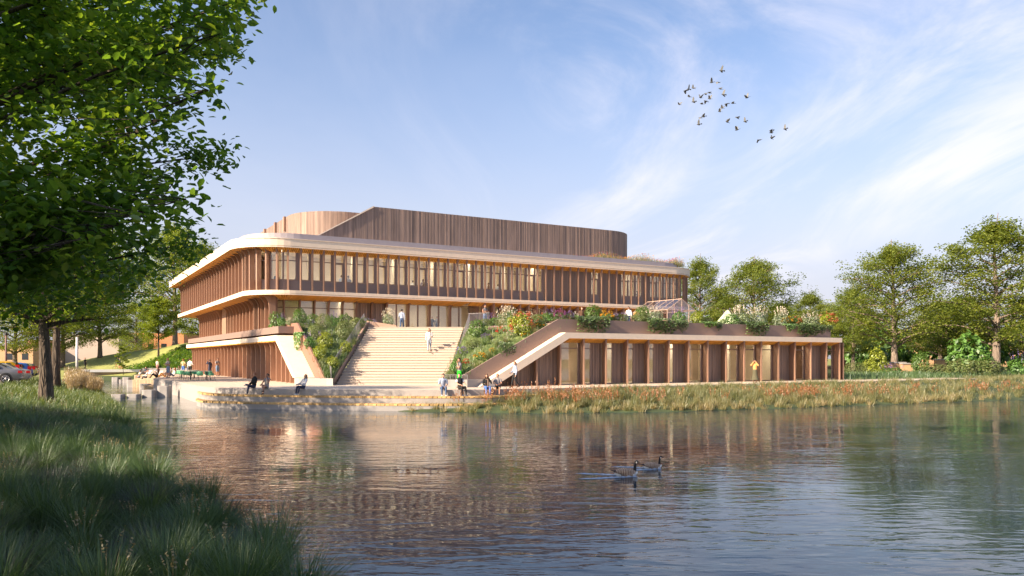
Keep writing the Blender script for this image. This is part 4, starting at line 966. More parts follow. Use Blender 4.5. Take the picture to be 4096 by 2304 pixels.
def spikes(seed, n, matl, h=.34, w=.06, zmin=.55):
    rg = np.random.default_rng(seed); d = rg.normal(size=(n*5, 3)); d /= np.linalg.norm(d, axis=1, keepdims=True); P = d*.46; P[:, 2] = P[:, 2]*.95+.5; P = P[P[:, 2] > zmin][:n]; Q = []
    for k in range(9): Q.append(P+np.array([0, 0, k/8*h])+rg.normal(size=P.shape)*.012+P*np.array([.25, .25, 0])*k/8)
    Q = np.concatenate(Q); V, Fq = leaf_quads(Q, w*rg.uniform(.7, 1.2, len(Q)), .2, rng=rg, aspect=.9); return np_mesh('flower_spike', V, Fq, matl, rg.uniform(0, 1, len(Q)))
def stems(seed, n=9):
    rg = random.Random(seed); mb = MB()
    for i in range(n): a = rg.uniform(0, 6.28); mb.tube([(0, 0, 0), (.12*math.cos(a), .12*math.sin(a), .3), (.34*math.cos(a), .34*math.sin(a), .62)], [.018, .013, .006], 4, cap=False)
    return mb.mesh('stem', M_bark)
def tuft(seed, matl, n=130, h=.9, lean=.6, w=.022):
    rg = np.random.default_rng(seed); a = rg.uniform(0, 6.283, n); r = rg.uniform(0, .16, n); B = np.stack([r*np.cos(a), r*np.sin(a), 0*r], 1)
    V, Fq = blades(B, h*rg.uniform(.6, 1.1, n), w, lean*rg.uniform(.1, 1.1, n), 2, az=a, rng=rg); return np_mesh('blade', V, Fq, matl, rg.uniform(0, 1, n))
def vine(seed, strands=26, matl=None, leaf=.085):
    """hangs from z = 0 down to about -1 over a face at y = 0, one metre wide, with a mound on top"""
    rg = np.random.default_rng(seed); Q = []
    for i in range(strands):
        x = (i+.5)/strands-.5+rg.normal()*.015; ln = (.45+.55*abs(math.sin(i*1.9+seed)))*(1-.5*abs(x*1.6)**2)*rg.uniform(.75, 1.05); n = int(34*ln)+8
        t = rg.uniform(0, 1, n); Q.append(np.stack([x+rg.normal(size=n)*.022*(1.3-t), -.05-.05*rg.random(n)-.05*np.sin(t*3), -ln*t+.02], 1))
    n = 260; Q.append(np.stack([rg.uniform(-.48, .48, n), rg.uniform(-.10, .24, n), rg.uniform(.0, .16, n)], 1)); Q = np.concatenate(Q)
    V, Fq = leaf_quads(Q, leaf*rg.uniform(.6, 1.3, len(Q)), .35, droop=1.2, rng=rg, face=np.array([[0, -1, .4]])); return np_mesh('trailing_leaves', V, Fq, matl or G_vine, rg.uniform(0, 1, len(Q)))
KIT = {
 'ball': [(foliage(1, 1500, .085, G_dark)[0],), (foliage(2, 1500, .085, G_dark, lump=.16)[0],)],
 'stemball': [(foliage(3, 1300, .085, G_dark, flat=.8, lump=.2)[0], stems(1))],
 'olive': [(foliage(4, 1600, .07, G_olive, flat=.8, lump=.16)[0],), (foliage(5, 1600, .07, G_olive, flat=.9)[0],)],
 'lime': [(foliage(6, 900, .11, G_lime, lump=.2)[0],), (foliage(7, 900, .11, G_lime, lump=.25)[0],)],
 'limespike': [(foliage(8, 900, .11, G_lime, lump=.2)[0], spikes(1, 9, P_purple))],
 'leafy': [(foliage(9, 1000, .12, G_mid, lump=.2)[0],)],
 'spike': [(foliage(10, 900, .10, G_mid, lump=.2, flat=.85)[0], spikes(2, 12, P_purple)), (foliage(11, 900, .10, G_mid, lump=.2, flat=.85)[0], spikes(3, 9, P_purple))],
 'plume': [(foliage(12, 1000, .09, G_silver, lump=.2, flat=.85)[0], spikes(4, 26, P_plume, .3, .075)), (foliage(13, 1000, .09, G_silver, lump=.2, flat=.85)[0], spikes(5, 20, P_plume, .34, .07))],
 'lavender': [(foliage(14, 600, .08, G_bed, lump=.2, flat=.7, up=.2)[0], heads(1, 26, .07, P_lav, .8, .3))],
 'purple': [(foliage(15, 450, .08, G_bed, lump=.2, flat=.6, up=.2)[0], heads(2, 24, .085, P_purple, .8, .3))],
 'magenta': [(foliage(16, 450, .08, G_bed, flat=.6, up=.2)[0], heads(3, 26, .075, P_mag, .8, .3))],
 'red': [(foliage(17, 450, .08, G_bed, flat=.6, up=.2)[0], heads(4, 24, .11, P_red, .8, .35, per=8))],
 'yellow': [(foliage(18, 600, .09, G_mid, flat=.6, up=.2)[0], heads(5, 28, .10, P_yel, .75, .25, per=8))],
 'white': [(foliage(19, 500, .08, G_bed, flat=.6, up=.2)[0], heads(6, 26, .08, P_white, .8, .3))],
 'coral': [(foliage(20, 1000, .10, G_mid, lump=.2)[0], heads(7, 26, .085, P_coral, .95, .3)), (foliage(21, 1000, .10, G_lime, lump=.2)[0], heads(8, 30, .085, P_coral, .95, .3))],
 'tuft': [(tuft(1, G_bed),), (tuft(2, G_olive, lean=.45),), (tuft(3, M_reed, lean=.7),)],
 'vine': [(vine(1),), (vine(2),)], 'ivy': [(vine(3, 9, G_ivy, .15),)],
}
def plant(kind, loc, wd, ht, label, cat_='shrub', var=None, rz=None, group=None, name=None):
    v = KIT[kind][random.randrange(len(KIT[kind])) if var is None else var]; nm = name or {'vine': 'trailing_plant', 'ivy': 'trailing_ivy', 'tuft': 'grass_tuft'}.get(kind, 'shrub' if kind in ('ball', 'stemball', 'olive', 'lime', 'limespike', 'leafy') else 'flowering_shrub')
    rz = random.uniform(0, 6.28) if rz is None else rz
    if len(v) == 1: o = link(nm, v[0], None, loc, rz, (wd, wd, ht))
    else:
        o = empty(nm, loc, rz); o.scale = (wd, wd, ht)
        for q in v:
            c = link(q.name.split('.')[0], q, o)
            if not c.name.startswith('foliage'): c['kind'] = 'stuff'
    return tag(o, label, cat_, group)
def bedp(bed, kind, px, py, w, h, label, cat_='shrub', **k):
    p = on_bed(px, py, bed); d = p.y; k_ = .92; plant(kind, p+Vector((0, 0, -.04)), w*d/F*k_*1.08, h*d/F*1.05, label, cat_, **k)
# left bed
def deckp(kind, px, d, w, h, label, cat_='shrub', z=5.56, **k): plant(kind, at(px, d, z), w*d/F, h*d/F*1.04, label, cat_, **k)
deckp('stemball', 1107, 67, 56, 76, 'round shrub on bare stems at the far end of the terracotta planter', z=5.6)
deckp('spike', 1125, 64.5, 36, 44, 'bright green shrub with violet spikes beside the round bare-stemmed one', 'flowering shrub', z=5.6)
deckp('plume', 1160, 63.6, 34, 26, 'small pale plumed plant on the rim of the terracotta planter', 'flowering shrub', z=5.66)
plant('ivy', Vector(at(1085, 69.2, 5.88)), 1.0, .75, 'pale ivy spilling over the far end of the terracotta planter', 'ivy', rz=math.radians(29.87-90))
plant('vine', Vector(at(1139, 65.0, 5.88)), .62, 1.2, 'long green trailer hanging down the terracotta planter face', 'trailing plant', rz=math.radians(29.87-90))
deckp('ball', 1199, 64.4, 54, 78, 'tall rounded shrub at the upper corner of the terracotta planter', z=5.5)
deckp('lavender', 1238, 64.8, 40, 36, 'pink and lavender flowers between two dark round shrubs', 'flowering shrub', z=5.55)
deckp('ball', 1251, 66.5, 58, 58, 'wide dark shrub against the first floor windows above the left bed')
deckp('ball', 1323, 66.8, 52, 54, 'dark dome shrub half hidden behind violet flowers above the left bed')
deckp('ball', 1380, 66.4, 60, 58, 'dark round shrub standing clear just left of the striped cladding')
deckp('ball', 1430, 66.9, 40, 42, 'low dark shrub at the head of the mesh guard, left of its twin', var=0)
deckp('ball', 1458, 66.9, 36, 44, 'low dark shrub at the head of the mesh guard, right of its twin', var=1)
deckp('spike', 1333, 65.2, 54, 50, 'leafy shrub with violet spikes in front of the dark dome', 'flowering shrub', var=0)
deckp('lavender', 1478, 65.4, 56, 40, 'grey lavender bush inside the top of the mesh guard', 'flowering shrub')
deckp('plume', 1553, 65.6, 46, 62, 'creamy plumed bush on the landing at the head of the stairs', 'flowering shrub', var=0)
bedp(BEDL, 'olive', 1300, 1312, 66, 66, 'large olive green mound high in the left bed', var=1)
bedp(BEDL, 'olive', 1267, 1352, 62, 72, 'large olive green mound overlapping the planter edge of the left bed', var=0)
bedp(BEDL, 'limespike', 1302, 1388, 62, 62, 'golden shrub with violet spikes in the middle of the left bed', 'flowering shrub')
bedp(BEDL, 'spike', 1240, 1402, 48, 58, 'green shrub with violet spikes leaning over the terracotta edge', 'flowering shrub', var=1)
bedp(BEDL, 'lime', 1282, 1436, 54, 62, 'brightest yellow green bush low in the left bed', var=0)
bedp(BEDL, 'tuft', 1206, 1328, 52, 40, 'grey green grass tuft by the upper planter corner', 'grass', var=1)
bedp(BEDL, 'olive', 1298, 1462, 50, 38, 'low dull green cushion below the yellow bush', var=0)
bedp(BEDL, 'tuft', 1281, 1480, 34, 28, 'small grass tuft beneath the low dull green cushion', 'grass', var=2)
bedp(BEDL, 'tuft', 1302, 1512, 34, 38, 'grass tuft at the foot of the left bed beside the mesh', 'grass', var=0)
bedp(BEDL, 'olive', 1378, 1352, 70, 78, 'tall olive hedge mass behind the mesh guard, lower half', var=1)
bedp(BEDL, 'olive', 1425, 1312, 64, 56, 'olive hedge mass behind the mesh guard, upper half', var=0)
bedp(BEDL, 'lime', 1380, 1412, 48, 46, 'yellow bush growing through the middle of the mesh guard', var=1)
bedp(BEDL, 'lime', 1330, 1470, 50, 48, 'yellow green bush behind the lower mesh panel', var=1)
bedp(BEDL, 'tuft', 1424, 1378, 36, 34, 'grass tuft against the stair edge under the mesh guard', 'grass', var=1)
plant('ivy', on_bed(1215, 1345, BEDL)+Vector((-.25, -.3, .15)), 1.1, 1.4, 'pale ivy pouring over the sloping terracotta edge', 'ivy', rz=math.radians(29.87-75))
# right bed
bedp(BEDR, 'ball', 1911, 1350, 70, 72, 'big glossy round bush high beside the stairs', var=0)
bedp(BEDR, 'olive', 1895, 1397, 66, 54, 'olive mound below the big glossy round bush', var=0)
bedp(BEDR, 'purple', 1950, 1360, 40, 32, 'violet flowers right of the big glossy bush', 'flowers')
bedp(BEDR, 'purple', 1848, 1424, 42, 44, 'violet flowers along the stair edge of the right bed', 'flowers')
bedp(BEDR, 'leafy', 1830, 1508, 52, 78, 'tall leafy bush at the foot of the right bed beside the man in green shorts')
bedp(BEDR, 'red', 1866, 1464, 34, 30, 'scarlet flowers beside the head of the man in green shorts', 'flowers')
bedp(BEDR, 'olive', 1803, 1518, 46, 42, 'low olive bush behind the wire panel at the stair foot', var=1)
bedp(BEDR, 'red', 2003, 1334, 34, 32, 'scarlet poppies near the top of the right bed', 'flowers')
bedp(BEDR, 'magenta', 1974, 1330, 36, 30, 'mauve flowers left of the upper scarlet poppies', 'flowers')
bedp(BEDR, 'yellow', 1919, 1438, 46, 36, 'largest clump of yellow daisies low in the right bed', 'flowers')
bedp(BEDR, 'yellow', 1966, 1406, 24, 24, 'small yellow daisy clump up the slope from the largest one', 'flowers')
bedp(BEDR, 'white', 2004, 1402, 28, 22, 'white daisies just above the trailing plant on the right bed', 'flowers')
bedp(BEDR, 'lavender', 2012, 1385, 26, 22, 'pale blue flowers behind the white daisies', 'flowers')
bedp(BEDR, 'white', 2046, 1352, 40, 36, 'white and lilac flowers left of the coral bush', 'flowers')
bedp(BEDR, 'coral', 2093, 1344, 82, 92, 'large bush dotted with coral blossoms near the planter edge', 'flowering shrub', var=1)
bedp(BEDR, 'lime', 2052, 1314, 38, 54, 'yellow leafed bush left of the coral bush')
bedp(BEDR, 'yellow', 2100, 1352, 34, 22, 'orange daisies below the coral bush', 'flowers')
bedp(BEDR, 'yellow', 2158, 1312, 40, 28, 'orange flowers beside the sloping planter rim under the grey green mound', 'flowers')
bedp(BEDR, 'olive', 2152, 1304, 68, 52, 'grey green mound at the top corner of the right bed', var=1)
bedp(BEDR, 'olive', 1937, 1298, 48, 36, 'low grey cushion beside the upper mesh panel', var=0)
for px, py, w, h, lab in ((2010, 1290, 44, 30, 'grass tuft below the white plumed bush'), (1985, 1385, 42, 34, 'grass tuft left of the white daisies'), (2025, 1368, 40, 32, 'grass tuft under the white and lilac flowers'), (1942, 1384, 36, 34, 'grass tuft below the upper violet flowers'),
   (1988, 1416, 42, 36, 'grass tuft touching the planter rim under the white daisies'), (1954, 1438, 42, 38, 'grass tuft right of the largest yellow daisies'), (1917, 1464, 36, 30, 'grass tuft downhill of the largest yellow daisies'), (1893, 1476, 30, 26, 'lowest grass tuft on the right bed'),
   (2145, 1335, 40, 36, 'grass tuft on the rim below the orange flowers'), (1968, 1362, 30, 30, 'grass tuft between violet flowers and poppies')):
    bedp(BEDR, 'tuft', px, py, w*1.2, h*1.15, lab, 'grass')
plant('vine', UV(26.6, 47.0, 3.95)+Vector((0, 0, 0)), 1.25, 1.05, 'trailer spilling over the sloping rim of the right planter', 'trailing plant', rz=math.radians(29.87))
deckp('spike', 1974, 63.5, 44, 46, 'bright green spiked shrub left of the white plumed bush', 'flowering shrub', z=5.5, var=0)
deckp('plume', 2026, 62.5, 78, 66, 'largest white plumed bush at the top of the right bed', 'flowering shrub', z=5.5, var=0)
deckp('ball', 2046, 65.5, 54, 72, 'dark dome shrub behind the largest white plumed bush', z=5.55)
deckp('plume', 2115, 62.5, 56, 44, 'white plumed bush between the dome shrub and the coral flowers', 'flowering shrub', z=5.6, var=1)
deckp('coral', 2160, 61.5, 54, 44, 'coral flowered shrub above the grey green mound', 'flowering shrub', z=5.6, var=0)
deckp('spike', 2195, 60.5, 54, 54, 'violet spiked shrub at the corner where the planter levels out', 'flowering shrub', z=5.6, var=1)
# the long planter of the wing
def linep(kind, px, w, h, label, cat_='shrub', v=47.6, z=5.74, **k):
    h *= 1.12; w *= 1.05
    u = onV(px, v); p = UV(u, v, z); plant(kind, p, w*p.y/F, h*p.y/F*1.05, label, cat_, **k)
def hang(px, w, h, label, kind='vine', var=0):
    u = onV(px, 46.82); p = UV(u, 46.82, 5.86); plant(kind, p, w*p.y/F*1.4, h*p.y/F, label, 'trailing plant' if kind == 'vine' else 'ivy', rz=math.radians(29.87), var=var)
FS = 'flowering shrub'
linep('magenta', 2238, 40, 44, 'pink flowered bush at the first level stretch of the long planter', FS)
linep('purple', 2272, 38, 38, 'mauve flowers between the pink and cream bushes on the planter', FS)
linep('white', 2298, 30, 36, 'small cream flowered bush left of the first big trailer', FS)
linep('ball', 2373, 66, 62, 'dark dome shrub above the first big trailer', v=48.6)
linep('yellow', 2427, 46, 46, 'yellow flowered bush right of the dark dome above the trailer', FS)
linep('lavender', 2452, 30, 30, 'bluish flowers beside the yellow flowered bush', FS)
linep('lavender', 2485, 62, 38, 'wide grey bush with mauve flowers in front of the man in white', FS)
linep('olive', 2560, 68, 40, 'smooth olive cushion right of the man in white', v=47.6)
linep('ball', 2572, 64, 64, 'dark dome shrub behind the olive cushion', v=49.0)
linep('plume', 2622, 62, 48, 'white plumed bush in front of the greenhouse', FS, var=1)
linep('spike', 2716, 54, 50, 'green bush with violet spikes below the greenhouse gable', FS, var=0)
linep('lime', 2787, 50, 46, 'golden bush just right of the greenhouse')
linep('olive', 2828, 42, 28, 'low grey mound between golden bush and pale tent')
linep('ball', 2890, 26, 22, 'small dark shrub at the foot of the pale tent')
linep('spike', 2925, 54, 46, 'green bush with tall violet spikes right of the pale tent', FS, var=1)
linep('plume', 2962, 62, 58, 'first of four white plumed bushes beyond the tent', FS, var=0)
linep('plume', 3034, 68, 58, 'second of four white plumed bushes beyond the tent', FS, var=1)
linep('plume', 3121, 54, 56, 'third of four white plumed bushes beyond the tent', FS, var=0)
linep('yellow', 3150, 40, 44, 'yellow flowered bush tucked beside the third plumed bush', FS)
linep('coral', 3178, 46, 36, 'coral flowered bush beside the yellow one far along the planter', FS, var=0)
linep('plume', 3246, 64, 44, 'fourth of four white plumed bushes beyond the tent', FS, var=1)
linep('coral', 3309, 66, 52, 'yellow and coral bush closing the far end of the planter', FS, var=1)
hang(2364, 112, 76, 'first big trailer on the long planter, below a dark dome shrub'); hang(2640, 104, 72, 'second big trailer on the long planter, below the greenhouse', var=1)
hang(2726, 44, 44, 'short trailer just right of the second big one'); hang(2836, 54, 22, 'pale ivy on the planter rim left of the tent', 'ivy'); hang(2875, 24, 38, 'narrow trailer under the pale tent', var=1)
hang(3020, 88, 62, 'third big trailer on the long planter, under plumed bushes'); hang(3158, 40, 28, 'pale ivy on the planter rim between two big trailers', 'ivy'); hang(3224, 90, 58, 'fourth big trailer on the long planter, near its far end', var=1)
hang(3287, 32, 34, 'small trailer after the fourth big one'); hang(3318, 24, 26, 'last thin trailer at the end of the long planter', var=1)
# bed grass between the shrubs, soil in the planter
parts = []
for bed in (BEDL, BEDR):
    B = np.array([tuple(p) for p in bed]); B = np.repeat(B, 7, 0)+RNG.normal(size=(len(B)*7, 3))*np.array([.14, .14, 0]); n = len(B); h = RNG.uniform(.1, .42, n)*(RNG.random(n) < .75)
    V, Fq = blades(B, h+.03, .03, h*.5, 2); parts.append((V, Fq, 0, RNG.uniform(0, 1, n)))
V, Fq, m, r = cat(parts); tag(link('bed_grass', np_mesh('bed_grass', V, Fq, [G_bed], r, m)), 'fine grass between the shrubs of the two sloping beds', 'grass', kind='stuff')
mb = MB(); mb.prism(xy([(31, 47.0), (59.2, 47.0), (59.2, 49.6), (31, 49.6)]), ZD, 5.72); sub(mb.build('planter_soil', mat('dark_soil', (.05, .035, .025), .95)), bld)
# wild flowers on the roof
n = 2600; u = RNG.uniform(48.5, 65.4, n); v = RNG.uniform(71.05, 72.5, n)+np.where(u > 63, (u-63)*.5, 0); h = RNG.uniform(.25, .8, n)*(1+.35*np.sin(u*1.1))*np.clip((u-48)/5, .35, 1)
B = np.stack([u*CU-v*SU, u*SU+v*CU, np.full(n, 14.0)], 1); V, Fq = blades(B, h, .035, h*.4, 2); parts = [(V, Fq, 0, RNG.uniform(0, 1, n))]
cs = RNG.integers(1, 5, n); cs = np.where((u > 60) & (RNG.random(n) < .6), np.where(RNG.random(n) < .5, 2, 4), np.where((u > 54) & (RNG.random(n) < .5), 1, cs)); top = B+np.stack([RNG.normal(0, .12, n), RNG.normal(0, .12, n), h*1.0], 1)
for c in range(1, 5):
    q = top[(cs == c) & (RNG.random(n) < .5)]; V, Fq = leaf_quads(q, .13, .4); parts.append((V, Fq, c, RNG.uniform(0, 1, len(q))))
V, Fq, m, r = cat(parts); tag(link('wildflower_meadow', np_mesh('wildflower_meadow', V, Fq, [M_reed, P_yel, P_mag, P_lav, P_red], r, m)), 'strip of wild flowers on the roof edge at the building\'s rounded end', 'wildflowers', kind='stuff')
# bushes and walls under the right hand trees
def groundp(kind, px, d, w, h, label, cat_='shrub', **k): p = at(px, d); p.z = gz(p.x, p.y)-.05; plant(kind, p, w*d/F, h*d/F, label, cat_, **k)
groundp('olive', 3735, 86, 110, 66, 'pale olive bush right of the small round tree by the brick walls', var=0)
groundp('olive', 3850, 82, 130, 84, 'largest pale olive bush below the glossy tall bush', var=1)
groundp('olive', 3940, 82, 140, 92, 'pale olive bush at the foot of the largest tree', var=0)
groundp('leafy', 3872, 88, 150, 180, 'tall glossy bush between the two big trunks')
groundp('lime', 3478, 92, 60, 66, 'lime bush past the end of the wing')
groundp('lime', 3510, 96, 70, 110, 'taller lime bush behind the lime one past the wing')
groundp('spike', 3570, 90, 90, 40, 'violet flowered bush in front of the thick pale trunk', FS, var=0)
groundp('ball', 3680, 94, 66, 92, 'small dark round tree in front of the brick walls')
groundp('spike', 4080, 84, 90, 90, 'green bush with violet flowers at the right edge of the view', FS, var=1)
groundp('olive', 3420, 90, 90, 60, 'grey bush behind the corner of the wing', var=1)
for i, (px, d, w, h) in enumerate(((3440, 120, 130, 170), (3520, 126, 170, 190), (3640, 130, 150, 160), (3800, 128, 180, 210), (3940, 120, 170, 190), (4070, 122, 150, 200), (2880, 132, 170, 220), (3110, 128, 190, 200), (3230, 124, 160, 150))):
    groundp('leafy', px, d, w, h, '%s of the big background bushes under the trees, counting from the left' % ('fourth fifth sixth seventh eighth ninth first second third'.split()[i]), group='background bushes under the trees', name='shrub')
# ================================================================== people
def plain(name, c, rough=.75): return mat(name, c, rough)
SKIN = {'light': plain('light_skin', (.52, .30, .21), .55), 'tan': plain('tan_skin', (.42, .22, .14), .55), 'brown': plain('brown_skin', (.20, .10, .06), .55)}
HAIR = {'dark': plain('dark_hair', (.018, .012, .01), .5), 'brown': plain('brown_hair', (.075, .035, .018), .5), 'ginger': plain('ginger_hair', (.28, .10, .035), .5), 'fair': plain('fair_hair', (.36, .22, .11), .5)}
CLO = dict(black=(.016, .016, .018), navy=(.03, .04, .08), jeans=(.06, .10, .19), blue=(.07, .17, .48), paleblue=(.34, .40, .52), white=(.72, .70, .68), cream=(.66, .57, .46), grey=(.17, .16, .17), midgrey=(.26, .24, .24), green=(.02, .50, .02), orange=(.68, .34, .12), pink=(.60, .30, .27), yellow=(.58, .47, .24), brown=(.12, .065, .04), olive=(.10, .10, .06), palejeans=(.36, .40, .46), denim=(.14, .22, .36), floral=(.09, .085, .05), stripe=(.22, .21, .21), plaid=(.22, .15, .11))
def cm(c): 
    return mat('cloth_'+c, CLO[c], .85, noise=((60, .9) if c in ('floral', 'stripe', 'plaid') else (30, .12)))
M_eye = plain('dark_eye', (.012, .01, .01), .3); M_lip = plain('lip', (.30, .09, .08), .5)
ARMS = {   # elbow, wrist for the right (+x) arm; the left is mirrored unless a pair is given
 'down': ((.245, .03, 1.12), (.255, -.04, .87)), 'crossed': ((.25, -.06, 1.14), (-.06, -.20, 1.20)), 'phone': ((.30, -.10, 1.16), (.13, -.07, 1.52)), 'camera': ((.28, -.18, 1.30), (.085, -.17, 1.58)),
 'lap': ((.245, -.04, 1.14), (.09, -.26, 1.03)), 'hold': ((.24, -.02, 1.13), (.17, -.28, 1.16)), 'mouth': ((.22, -.16, 1.15), (.05, -.16, 1.45)), 'back': ((.26, .10, 1.14), (.24, .22, .92)), 'knee': ((.25, -.12, 1.12), (.16, -.38, 1.0))}
LEGS = {   # knee and ankle of the two legs (+x first), hip height
 'stand': (((.10, -.015, .49), (.11, .02, .08)), ((-.10, -.015, .49), (-.11, .02, .08)), .90), 'walk': (((.09, .0, .48), (.10, .25, .13)), ((-.09, -.14, .50), (-.10, -.22, .08)), .89),
 'edge': (((.12, -.20, .17), (.10, -.34, -.27)), ((-.12, -.22, .17), (-.13, -.30, -.27)), .11), 'cross': (((.11, -.22, .17), (.06, -.30, -.27)), ((-.06, -.24, .27), (.18, -.42, -.10)), .11),
 'figure4': (((.12, -.22, .17), (.11, -.30, -.27)), ((-.22, -.24, .24), (.12, -.34, .25)), .11), 'ground': (((.15, -.36, .40), (.12, -.58, .07)), ((-.15, -.38, .40), (-.13, -.60, .07)), .11), 'tailor': (((.34, -.22, .16), (-.05, -.36, .08)), ((-.34, -.22, .16), (.06, -.30, .08)), .11)}
QUEUE = []
def person(label, loc, face, h, legs='stand', arms=('down', 'down'), lean=0, skin='light', hair=('brown', 'short'), top=('grey', 'short'), bottom=('jeans', 'trousers'), shoes='black', extra=(), turn=0, group=None):
    """face = direction looked to, degrees clockwise from the camera's own view direction reversed (0 = towards the camera)"""
    o = empty('person', loc, math.radians(face)); o.scale = (h/1.76,)*3; tag(o, label, 'person', group)
    lg = LEGS[legs]; hip = Vector((0, .16 if legs in ('edge', 'cross', 'figure4') else 0, lg[2])); R = Matrix.Rotation(math.radians(-lean), 3, 'X')
    up = lambda p: hip+R @ (Vector(p)-Vector((0, 0, .90)))
    seg = []; mb = MB()
    def limb(pts, rad, cls, n=9, ell=None):
        mb.tube(pts, rad, n, ell=ell)
        for a, b, r0, r1 in zip(pts, pts[1:], rad, rad[1:]): seg.append((Vector(a), Vector(b), (r0+r1)/2, cls))
    T = [(0, 0, .84), (0, 0, .96), (0, .005, 1.08), (0, -.01, 1.24), (0, 0, 1.37), (0, .005, 1.45)]; mb.tube([up(p) for p in T], [.13, .155, .132, .15, .158, .085], 12, ell=[.72]*6)
    for a, b, r, c in ((T[0], T[1], .15, 'pelvis'), (T[1], T[2], .14, 'waist'), (T[2], T[5], .14, 'torso')): seg.append((up(a), up(b), r, c))
    limb([up((0, .01, 1.42)), up((0, -.012, 1.56))], [.058, .05], 'neck')
    Rh = Matrix.Rotation(math.radians(turn), 3, 'Z'); hc = up((0, -.022, 1.645)); hR = R @ Rh
    mb.ball(hc, (.076, .097, .118), n=12, k=8, rot=hR); mb.ball(hc+hR @ Vector((0, -.03, -.062)), (.055, .06, .055), n=10, k=6, rot=hR); mb.ball(hc+hR @ Vector((0, -.10, -.015)), (.015, .022, .024), n=6, k=4, rot=hR)
    for sx in (-1, 1): mb.ball(hc+hR @ Vector((sx*.078, .01, -.01)), (.012, .02, .03), n=6, k=4, rot=hR)
    seg.append((hc-Vector((0, 0, .04)), hc+Vector((0, 0, .04)), .10, 'head')); hands = []
    for sx, an in ((1, arms[0]), (-1, arms[1])):
        e, w_ = ARMS[an]; sh = up((sx*.185, .005, 1.395)); el = up((sx*e[0], e[1], e[2])); wr = up((sx*w_[0], w_[1]-(.035 if an == 'crossed' and sx > 0 else 0), w_[2]+(.03 if an == 'crossed' and sx > 0 else 0)))
        limb([up((sx*.10, .005, 1.40)), sh], [.06, .062], 'torso'); limb([sh, sh.lerp(el, .5)], [.058, .052], 'uparm'); limb([sh.lerp(el, .5), el], [.052, .042], 'uparm2'); limb([el, el.lerp(wr, .4), wr], [.042, .041, .028], 'forearm')
        d = (wr-el).normalized(); if_ = wr+d*.05; s_ = d.cross(Vector((0, 1, .3))).normalized(); nn = d.cross(s_)
        mb.tube([wr, if_, wr+d*.09], [.027, .038, .034], 8, ell=[.8, .5, .5]); seg.append((wr, wr+d*.18, .03, 'hand')); hands.append((wr+d*.09, d, s_, nn))
    for (k, a), sx in ((lg[0], 1), (lg[1], -1)):
        off = Vector((0, hip.y, 0)) if hip.y else Vector(); hp = hip+Vector((sx*.085, 0, -.01)); kn = Vector(k)+off*0; ak = Vector(a)
        limb([hp, hp.lerp(kn, .5)], [.092, .078], 'thigh'); limb([hp.lerp(kn, .5), kn], [.078, .056], 'thigh2'); limb([kn, kn.lerp(ak, .35), ak], [.056, .055, .036], 'shin')
        sdir = (ak-kn).normalized(); fw = Vector((0, -1, 0)); fw = (fw-sdir*fw.dot(sdir)*.6).normalized()
        if legs in ('stand', 'walk', 'edge', 'cross'): fw = Vector((0, -1, -.05 if ak.z < .1 else -.25)).normalized()
        limb([ak-fw*.05-Vector((0, 0, .035)), ak+fw*.06-Vector((0, 0, .03)), ak+fw*.17-Vector((0, 0, .045))], [.038, .040, .026], 'foot', 8, ell=[.9, .8, .7])
    raw = link('body', mb.mesh('body_raw', []), None); md = raw.modifiers.new('r', 'REMESH'); md.mode = 'VOXEL'; md.voxel_size = .021; QUEUE.append((raw, o, seg, hands, hc, hR, up, skin, hair, top, bottom, shoes, extra, legs, hip, lg))
